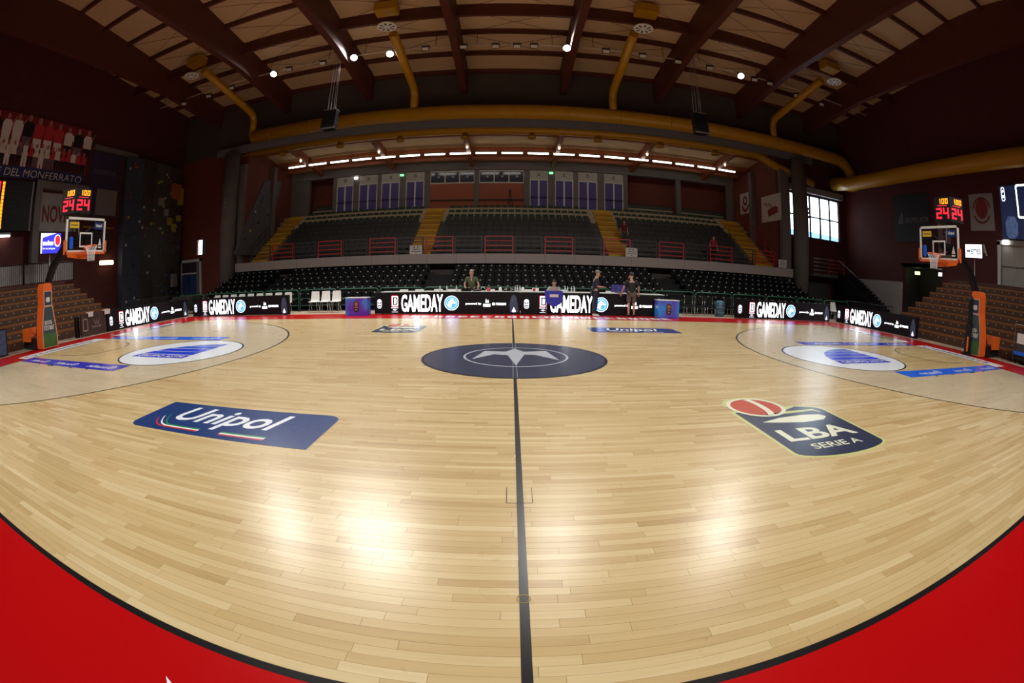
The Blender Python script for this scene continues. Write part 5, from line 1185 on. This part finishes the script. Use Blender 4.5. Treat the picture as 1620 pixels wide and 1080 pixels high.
for (x, y, lab, m) in ((1591, 383, 'lit white emergency lamp over the grey double door', 'white_emergency_lamp'), (1489, 434, 'lit white lamp inside the dark passage', 'white_emergency_lamp'), (1451.5, 432, 'lit yellow-green exit lamp inside the dark passage', 'lime_exit_lamp')):
    p = px(x, y, 'x', XW-.12 if y < 400 else XW+1.0)
    o = MB().cbox(p, (.12, .42, .2)).build('exit_lamp', mat(m, (.75, 1, .35), .5, emit=2.2) if m == 'lime_exit_lamp' else MATS['white_emergency_lamp']); tag(o, lab, 'lamp')
p = px(1556, 395, 'x', XW-.1); o = text('wall_letter', 'A', M_POSTER, None, frame((XW-.05, p.y, p.z), (0, -1, 0), (0, 0, 1)), .55, .62, bold=.04); sm_ = o.modifiers.new('thick', 'SOLIDIFY'); sm_.thickness = .05; tag(o, 'pale letter A fixed to the dark red wall beside the white screen', 'letter')
# posters on the side wall of the stand
def poster(x0_, x1_, yt, yb_, label):
    a, c = px(x0_, (yt+yb_)/2, 'x', SX-.03), px(x1_, (yt+yb_)/2, 'x', SX-.03); zt, zb_ = px((x0_+x1_)/2, yt, 'x', SX-.03).z, px((x0_+x1_)/2, yb_, 'x', SX-.03).z
    o = MB().box((SX-.04, c.y, zb_), (SX-.02, a.y, zt)).build('poster', M_POSTER); tag(o, label, 'poster'); return o, frame((SX-.0405, (a.y+c.y)/2, (zt+zb_)/2), (0, -1, 0), (0, 0, 1)), abs(a.y-c.y), zt-zb_
o, Mp, w, h = poster(1171, 1187.5, 305, 338, 'white poster with a small dark red figure near the stand back corner')
MB().strip(circle(w*.12, 16, (0, h*.12)), circle(w*.22, 16, (0, h*.12)), Mp, .002).build('red_ring', M_MAROON, o); MB().strip(circle(w*.2, 12, (0, -h*.08), PI, 2*PI), circle(w*.34, 12, (0, -h*.08), PI, 2*PI), Mp, .002, close=False).build('red_bow', M_MAROON, o); MB().flat(rect(-w*.1, w*.1, -h*.08, h*.02), Mp, .002).build('red_bar', M_MAROON, o)
o, Mp, w, h = poster(1205, 1236, 308, 350, 'larger white poster with a red block and red script near the corner window')
MB().flat([(-w*.15, -h*.32), (w*.32, -h*.2), (w*.34, -h*.02), (w*.2, h*.05), (-w*.18, -h*.05)], Mp, .002).build('red_block', M_MAROON, o)
for i in range(4): MB().flat([(-w*.38+.11*w*i, h*.26-.03*h*i), (-w*.34+.11*w*i, h*.28-.03*h*i), (-w*.27+.11*w*i, h*.12-.03*h*i), (-w*.31+.11*w*i, h*.10-.03*h*i)], Mp, .002).build('script_stroke', M_MAROON, o)

# ================================================================ CLIMBING WALLS
r = thing('climbing_wall', 'tall dark climbing wall with coloured holds beside the corner door', 'climbing wall', (-24, 14, 0))
segs = [(10.9, 12.4, -24.1, -23.7, (.040, .052, .085)), (12.4, 13.9, -23.7, -23.85, (.050, .045, .035)), (13.9, 15.5, -23.85, -23.75, (.070, .066, .060)), (15.5, 17.05, -23.75, -24.0, (.075, .070, .062))]
rnd = random.Random(3)
for i, (ya, yb, xa, xb, c) in enumerate(segs):
    for k in range(4):
        za, zb_ = k*2.55, (k+1)*2.55-.015; bulge = (.0, .15, .3, .1)[k]; bu2 = (.15, .3, .1, -.1)[k]
        MB().hexa([(-24.48, ya, za), (-24.48, yb-.012, za), (xb+bulge, yb-.012, za), (xa+bulge, ya, za), (-24.48, ya, zb_), (-24.48, yb-.012, zb_), (xb+bu2, yb-.012, zb_), (xa+bu2, ya, zb_)]).build('wall_panel', mat('climbing_panel_%d' % i, c, .8, var=.35, scale=2), r)
hc = [mat('hold_%d' % i, c, .5) for i, c in enumerate([(.5, .38, .02), (.02, .02, .02), (.42, .40, .38), (.05, .1, .3), (.3, .05, .02), (.05, .14, .05)])]
hold_me = [MB().ball((0, 0, 0), (.06, .11, .10), 8, 5).mesh('hold') for _ in hc]
for me_, m in zip(hold_me, hc): me_.materials.append(m)
for i in range(110):
    y = rnd.uniform(11.0, 16.9); z = rnd.uniform(.4, 9.8); k = int(z/2.55); sg = [q for q in segs if q[0] <= y <= q[1]][0]
    t = (y-sg[0])/(sg[1]-sg[0]); f = z/2.55-k; x = sg[2]+(sg[3]-sg[2])*t+(.0, .15, .3, .1)[k]*(1-f)+(.15, .3, .1, -.1)[k]*f
    c = rnd.choice((1, 1, 1, 2, 3, 5)) if z < 5 else rnd.choice((0, 1, 2, 1, 4))
    h = bpy.data.objects.new('hold', hold_me[c]); COL.objects.link(h); h.location = (x+.02, y, z); h.rotation_euler = (rnd.random(), 0, 0); attach_loc = h.location.copy(); h.parent = r; h.location = attach_loc-Vector(r.location)
for (yy, zz, w, hh, c) in ((16.0, 8.3, .9, 1.1, (.42, .12, .01)), (16.6, 8.0, .35, 1.2, (.40, .33, .02)), (15.4, 6.1, .5, .5, (.4, .33, .02)), (15.9, 5.7, .5, .5, (.4, .33, .02)), (15.0, 6.7, .4, .5, (.33, .32, .30)), (14.4, 7.4, .4, .5, (.3, .3, .28)), (16.1, 2.0, .5, .9, (.28, .27, .25)), (16.5, 6.4, .35, .4, (.42, .35, .03))):
    MB().box((-23.75, yy-w/2, zz-hh/2), (-23.45, yy+w/2, zz+hh/2)).build('volume_block', mat('block_%.2f_%.2f' % (c[0], c[1]), c, .6), r)
r = thing('climbing_slab', 'leaning grey climbing slab by the column at the stand end', 'climbing slab', (-17.6, 20, 3))
q = [px(372, 402, 'x', -17.75), px(420, 405, 'x', -17.6), px(446, 288, 'x', -17.75), px(420, 285, 'x', -17.82)]
n_ = Vector((.14, 0, 0)); MB().hexa([tuple(v-n_) for v in q]+[tuple(v) for v in q]).build('slab', mat('slab_grey', (.11, .115, .135), .8, var=.3, scale=2), r)
for (x, y, c) in ((415, 318, 3), (417, 312, 3), (396, 365, 0), (404, 335, 2), (431, 310, 2), (409, 352, 1), (393, 385, 4), (424, 340, 1), (388, 378, 1)):
    p = px(x, y, 'x', -17.66); h = bpy.data.objects.new('hold', hold_me[c]); COL.objects.link(h); h.parent = r; h.location = p-Vector(r.location)

# ================================================================ RIGHT STAIR, LANDING RAIL, BARRIERS
r = thing('side_stair', 'black stair descending along the white dado to the court', 'staircase', (23.6, 14, 0))
for k in range(15):
    y1 = 16.3-k*.33; z = 2.66-k*.175
    MB().box((22.6, y1-.33, -.011), (24.42, y1, z)).build('tread', M_BLK, r)
MB().box((20.0, 16.3, 2.45), (24.42, BY-.02, 2.66)).build('landing', M_CONCD, r)
MB().hexa([(22.5, 11.2, 0), (22.58, 11.2, 0), (22.58, 16.3, 0), (22.5, 16.3, 0), (22.5, 11.2, .25), (22.58, 11.2, .25), (22.58, 16.3, 2.95), (22.5, 16.3, 2.95)]).build('stringer', M_BLK, r)
MB().tube([(22.54, 11.2, 1.05), (22.54, 16.3, 3.7)], .025).build('handrail', M_BLKM, r)
for xa, xb, m in ((20.0, 21.5, M_DARKRAIL), (21.55, 23.2, M_REDRAIL)):
    o = thing('railing_panel', ('dark' if m is M_DARKRAIL else 'red')+' railing panel on the landing below the corner window', 'railing', ((xa+xb)/2, 16.35, 2.66), 'railing panels on the corner landing')
    for x in (xa, xb): MB().box((x-.03, 16.32, 2.66), (x+.03, 16.38, 3.7)).build('post', m, o)
    for k in range(4): MB().tube([(xa, 16.35, 2.86+.26*k), (xb, 16.35, 2.86+.26*k)], .02, 6).build('bar', M_GREY if m is M_DARKRAIL else m, o)
o = MB().box((20.6, 17.45, 0), (22.4, 17.58, 2.0)).box((20.5, 17.4, 0), (20.62, 17.58, 2.1)).box((22.38, 17.4, 0), (22.5, 17.58, 2.1)).box((20.5, 17.4, 2.0), (22.5, 17.58, 2.12)).build('door_11', M_DGREY, None, 'structure')
def crowd_barrier(x, y, L_, ax, label):
    r = thing('crowd_barrier', label, 'barrier', (x, y, 0), 'steel crowd barriers'); d = Vector((1, 0, 0)) if ax == 'x' else Vector((0, 1, 0)); P = Vector((x, y, 0))
    MB().tube([P+Vector((0, 0, .12)), P+Vector((0, 0, 1.05)), P+d*L_+Vector((0, 0, 1.05)), P+d*L_+Vector((0, 0, .12))], .022, 7, close=True).build('frame', M_BLKM, r)
    for k in range(1, 12): MB().tube([P+d*(L_*k/12)+Vector((0, 0, .12)), P+d*(L_*k/12)+Vector((0, 0, 1.05))], .009, 5).build('bar', M_BLKM, r)
    for t in (.1, .9): n = Vector((-d.y, d.x, 0)); MB().tube([P+d*L_*t-n*.28+Vector((0, 0, .01)), P+d*L_*t+Vector((0, 0, .12)), P+d*L_*t+n*.28+Vector((0, 0, .01))], .02, 6).build('foot', M_BLKM, r)
for k in range(3): crowd_barrier(-19.4, 7.6+k*2.3, 2.2, 'y', 'dark steel crowd barrier in front of the climbing wall')
for k, (x, y) in enumerate(((20.0, 8.3), (20.0, 10.5))): crowd_barrier(x, y, 2.1, 'y', 'dark steel crowd barrier before the white dado')
p = px(1317, 478, 'y', 10.9)
put_chair(p.x, 10.6, 0, 'white shell chair alone behind the boards in the corner by the side stair')

# ================================================================ PEOPLE
def skin(name, verts, edges_, m, M, sub=2):
    """continuous surface grown over a joint skeleton: verts = [(x, y, z, rx, ry)]"""
    me = bpy.data.meshes.new(name); me.from_pydata([v[:3] for v in verts], edges_, [])
    o = bpy.data.objects.new('tmp', me); COL.objects.link(o)
    o.modifiers.new('s', 'SKIN').use_smooth_shade = True
    for i, v in enumerate(verts):
        me.skin_vertices[0].data[i].radius = (v[3], v[4] if len(v) > 4 else v[3]); me.skin_vertices[0].data[i].use_root = (i == 0)
    sb = o.modifiers.new('d', 'SUBSURF'); sb.levels = sb.render_levels = sub
    out = bpy.data.meshes.new_from_object(o.evaluated_get(bpy.context.evaluated_depsgraph_get())); bpy.data.objects.remove(o)
    out.transform(M); out.materials.clear(); out.materials.append(m); out.name = name
    for p_ in out.polygons: p_.use_smooth = True
    return out
def lerp(a, b, t): return tuple(a[i]+(b[i]-a[i])*t for i in range(3))
def person(loc, rot, label, J, shirt, legs, shorts=False, hair=M_HAIR, shoes=M_WHITE, scale=1.0, sleeve=.55, cap=False):
    r = thing('person', label, 'person', loc); M = Matrix.Translation(Vector(loc))@Matrix.Rotation(rot, 4, 'Z')@Matrix.Scale(scale, 4)
    V = []; E_ = []
    def add(p, rad, prev=None, ry=None):
        V.append(tuple(p)+(rad, ry or rad)); i = len(V)-1
        if prev is not None: E_.append((prev, i))
        return i
    hp, sp, ch, nk, hd = J['pelvis'], J['spine'], J['chest'], J['neck'], J['head']
    up = (Vector(hd)-Vector(nk)).normalized(); fw = Vector(J.get('face', (0, 1, 0))).normalized()
    a = add(hp, .135, None, .105); b = add(sp, .13, a, .10); c = add(ch, .145, b, .105); n = add(nk, .058, c)
    h1 = add(Vector(nk)+up*.07+fw*.015, .062, n); h2 = add(Vector(nk)+up*.14+fw*.025, .083, h1); h3 = add(Vector(nk)+up*.22+fw*.01, .078, h2); add(Vector(nk)+up*.27, .045, h3)
    for s in 'LR':
        sh, el, wr = J['sh'+s], J['el'+s], J['wr'+s]
        i = add(sh, .062, c); i = add(lerp(sh, el, .5), .052, i); i = add(el, .042, i); i = add(lerp(el, wr, .4), .04, i); i = add(wr, .028, i)
        d = (Vector(wr)-Vector(el)).normalized(); sd = d.cross(Vector((0, 0, 1)) if abs(d.z) < .9 else Vector((0, 1, 0))).normalized()
        pm = add(Vector(wr)+d*.06, .034, i, .02)
        for k, (off, ln) in enumerate(((-.027, .070), (-.009, .085), (.009, .08), (.026, .06))):
            q = Vector(wr)+d*.09+sd*off; f1 = add(q, .0095, pm); f2 = add(q+d*ln*.5+sd*off*.2, .0085, f1); add(q+d*ln+Vector((0, 0, -.012)), .0075, f2)
        t1 = add(Vector(wr)+d*.045+sd*-.042, .0105, i); add(Vector(wr)+d*.085+sd*-.065, .009, t1)
        hi, kn, an, to = J['hip'+s], J['kn'+s], J['an'+s], J['to'+s]
        i = add(hi, .095, a); i = add(lerp(hi, kn, .5), .078, i); i = add(kn, .055, i); i = add(lerp(kn, an, .35), .055, i); i = add(an, .036, i); add(to, .034, i)
    link('body', skin('body', V, E_, M_SKIN, M), M_SKIN, None).parent = r; body = r.children[-1]; body.matrix_parent_inverse = Matrix.Translation(-Vector(loc))
    def part(nm, verts, ed, m, sub=2):
        o = link(nm, skin(nm, verts, ed, m, M, sub), m); attach(o, r); return o
    v = [(hp[0], hp[1], hp[2]-.05, .158, .13), tuple(sp)+(.152, .125), tuple(ch)+(.168, .13), tuple(lerp(ch, nk, .7))+(.08, .075)]; ed = [(0, 1), (1, 2), (2, 3)]
    for s in 'LR':
        k = len(v); v += [tuple(J['sh'+s])+(.08,), tuple(lerp(J['sh'+s], J['el'+s], sleeve))+(.072,), tuple(lerp(J['sh'+s], J['el'+s], sleeve+.12))+(.068,)]; ed += [(2, k), (k, k+1), (k+1, k+2)]
    part('shirt', v, ed, shirt)
    v = [tuple(hp)+(.152, .122)]; ed = []
    for s in 'LR':
        k = len(v); hi, kn, an = J['hip'+s], J['kn'+s], J['an'+s]; v += [tuple(hi)+(.112,), tuple(lerp(hi, kn, .55))+(.10,), tuple(lerp(hi, kn, .92))+(.085,)]; ed += [(0, k), (k, k+1), (k+1, k+2)]
        if not shorts: v += [tuple(lerp(kn, an, .4))+(.078,), tuple(lerp(kn, an, .95))+(.062,)]; ed += [(k+2, k+3), (k+3, k+4)]
    part('shorts' if shorts else 'trousers', v, ed, legs)
    for s in 'LR':
        an, to = Vector(J['an'+s]), Vector(J['to'+s]); dv = (to-an); dv.z = 0; dv.normalize()
        part('shoe', [tuple(an-dv*.05+Vector((0, 0, -.035)))+(.045, .045), tuple(lerp(an, to, .5))[:2]+(.05, .045, .045), tuple(to+dv*.04)[:2]+(.042, .042, .036)], [(0, 1), (1, 2)], shoes, 1)
    hc_ = Vector(nk)+up*.215-fw*.012
    if cap is not None:
        o = MB().ball((0, 0, 0), (.088, .10, .082), 14, 8); o.v = [tuple(M@(hc_+Vector(q)+Vector((0, 0, .02)))) for q in o.v]; o.build('hair', hair, r)
    ey = Vector(nk)+up*.165+fw*.105; sdv = fw.cross(up).normalized()
    for k in (-1, 1):
        o = MB().ball((0, 0, 0), .012, 8, 5); o.v = [tuple(M@(ey+sdv*.032*k+Vector(q))) for q in o.v]; o.build('eye', M_BLK, r)
        o = MB().ball((0, 0, 0), (.014, .02, .032), 8, 5); o.v = [tuple(M@(Vector(nk)+up*.15+sdv*.088*k+Vector(q))) for q in o.v]; o.build('ear', M_SKIN, r)
    o = MB().ball((0, 0, 0), (.013, .018, .024), 8, 5); o.v = [tuple(M@(ey-up*.035+fw*.008+Vector(q))) for q in o.v]; o.build('nose', M_SKIN, r)
    o = MB().ball((0, 0, 0), (.024, .008, .006), 8, 5); o.v = [tuple(M@(ey-up*.085-fw*.008+Vector(q))) for q in o.v]; o.build('mouth', mat('lips', (.35, .12, .09), .5), r)
    return r
def stand(lean=0.0, **kw):
    y = lambda z: lean*max(0, z-.95)/.55
    J = dict(pelvis=(0, 0, .95), spine=(0, y(1.15), 1.14), chest=(0, y(1.35), 1.33), neck=(0, y(1.5)+.01, 1.48), head=(0, y(1.5)+.05, 1.68),
             shL=(-.19, y(1.42), 1.42), elL=(-.25, y(1.15)-.02, 1.15), wrL=(-.25, y(.95)+.10, .92), shR=(.19, y(1.42), 1.42), elR=(.25, y(1.15)-.02, 1.15), wrR=(.25, y(.95)+.10, .92),
             hipL=(-.10, 0, .90), knL=(-.11, .02, .50), anL=(-.11, -.02, .09), toL=(-.13, .13, .04), hipR=(.10, 0, .90), knR=(.11, .02, .50), anR=(.11, -.02, .09), toR=(.13, .13, .04))
    J.update(kw); return J
p = px(747, 440, 'y', 10.95)
person((p.x, 11.0-.2, 0), PI, 'man in olive green T-shirt leaning over the scorer table', stand(.14, elL=(-.30, .16, 1.17), wrL=(-.28, .30, .98), elR=(.30, .14, 1.17), wrR=(.24, .30, .98), face=(0, 1, -.35)), mat('olive_shirt', (.075, .085, .040), .8), mat('navy_cloth', (.012, .014, .035), .8), hair=mat('grey_cap', (.30, .26, .24), .8))
p = px(876, 450, 'y', 10.75)
person((p.x, 10.72, 0), PI, 'man in light grey sweater sitting at the scorer table behind the blue cart', dict(pelvis=(0, 0, .55), spine=(0, .03, .75), chest=(0, .08, .94), neck=(0, .11, 1.09), head=(0, .17, 1.28), shL=(-.19, .08, 1.03), elL=(-.28, .16, .84), wrL=(-.16, .38, .93), shR=(.19, .08, 1.03), elR=(.28, .16, .84), wrR=(.16, .38, .93),
       hipL=(-.10, .04, .52), knL=(-.12, .42, .52), anL=(-.12, .40, .09), toL=(-.13, .55, .04), hipR=(.10, .04, .52), knR=(.12, .42, .52), anR=(.12, .40, .09), toR=(.13, .55, .04), face=(0, 1, -.5)), mat('light_grey_sweater', (.34, .35, .35), .8), mat('dark_cloth', (.02, .02, .025), .8), sleeve=.85)
p = px(940, 497, 'y', 8.9)
person((p.x, 8.85, 0), -PI/2, 'man in navy polo and trousers looking at his hands before the lit board', stand(.05, elL=(-.24, .06, 1.16), wrL=(-.10, .30, 1.14), elR=(.24, .06, 1.16), wrR=(.10, .30, 1.14), face=(0, 1, -.35), toL=(-.15, .14, .04)), mat('navy_polo', (.012, .015, .045), .8), mat('navy_cloth', (.012, .014, .035)), hair=mat('short_grey_hair', (.20, .17, .15), .8), scale=1.02, sleeve=.8)
p = px(998, 497, 'y', 8.9)
person((p.x, 8.88, 0), 0, 'man in black T-shirt and khaki shorts seen from behind at the lit board', stand(.06, elL=(-.32, .04, 1.18), wrL=(-.36, .20, .95), elR=(.32, .04, 1.18), wrR=(.36, .20, .95), face=(0, 1, -.3)), mat('black_shirt', (.012, .012, .012), .8), mat('khaki_cloth', (.10, .075, .055), .8), shorts=True, shoes=M_BLK, sleeve=.7)
k = 4; p = px(981, 372, 'y', Y0U+.35+k*DD)
person((7.0, Y0U+.62+2*DD, Z0U+2*RR), PI, 'person in dark red top standing on the yellow stair', stand(.10, face=(0, 1, -.2)), mat('dark_red_top', (.12, .012, .018), .8), mat('grey_trousers', (.06, .06, .06), .8), scale=.94)
p = px(1128, 395, 'y', 17.55)
person((p.x, 17.5, 2.72), PI, 'person in red top standing behind the red railing panel', stand(.04), mat('red_top', (.26, .015, .018), .8), mat('dark_cloth', (.02, .02, .025)), scale=.98)
# camera tripod in front of the back-wall windows
p = px(807, 300, 'y', BACKY-.5)
r = thing('camera_tripod', 'black camera on a tripod before the back-wall windows', 'tripod', (p.x, BACKY-.32, ztop))
for a in (.5, 2.6, 4.7): MB().tube([(p.x, BACKY-.32, ztop+1.25), (p.x+.3*math.cos(a), BACKY-.32+.3*math.sin(a), ztop)], .018, 6).build('leg', M_BLK, r)
MB().box((p.x-.07, BACKY-.46, ztop+1.3), (p.x+.07, BACKY-.18, ztop+1.48)).build('camera_body', M_BLK, r); MB().tube([(p.x, BACKY-.32, ztop+1.2), (p.x, BACKY-.32, ztop+1.31)], .03).build('head', M_BLK, r)
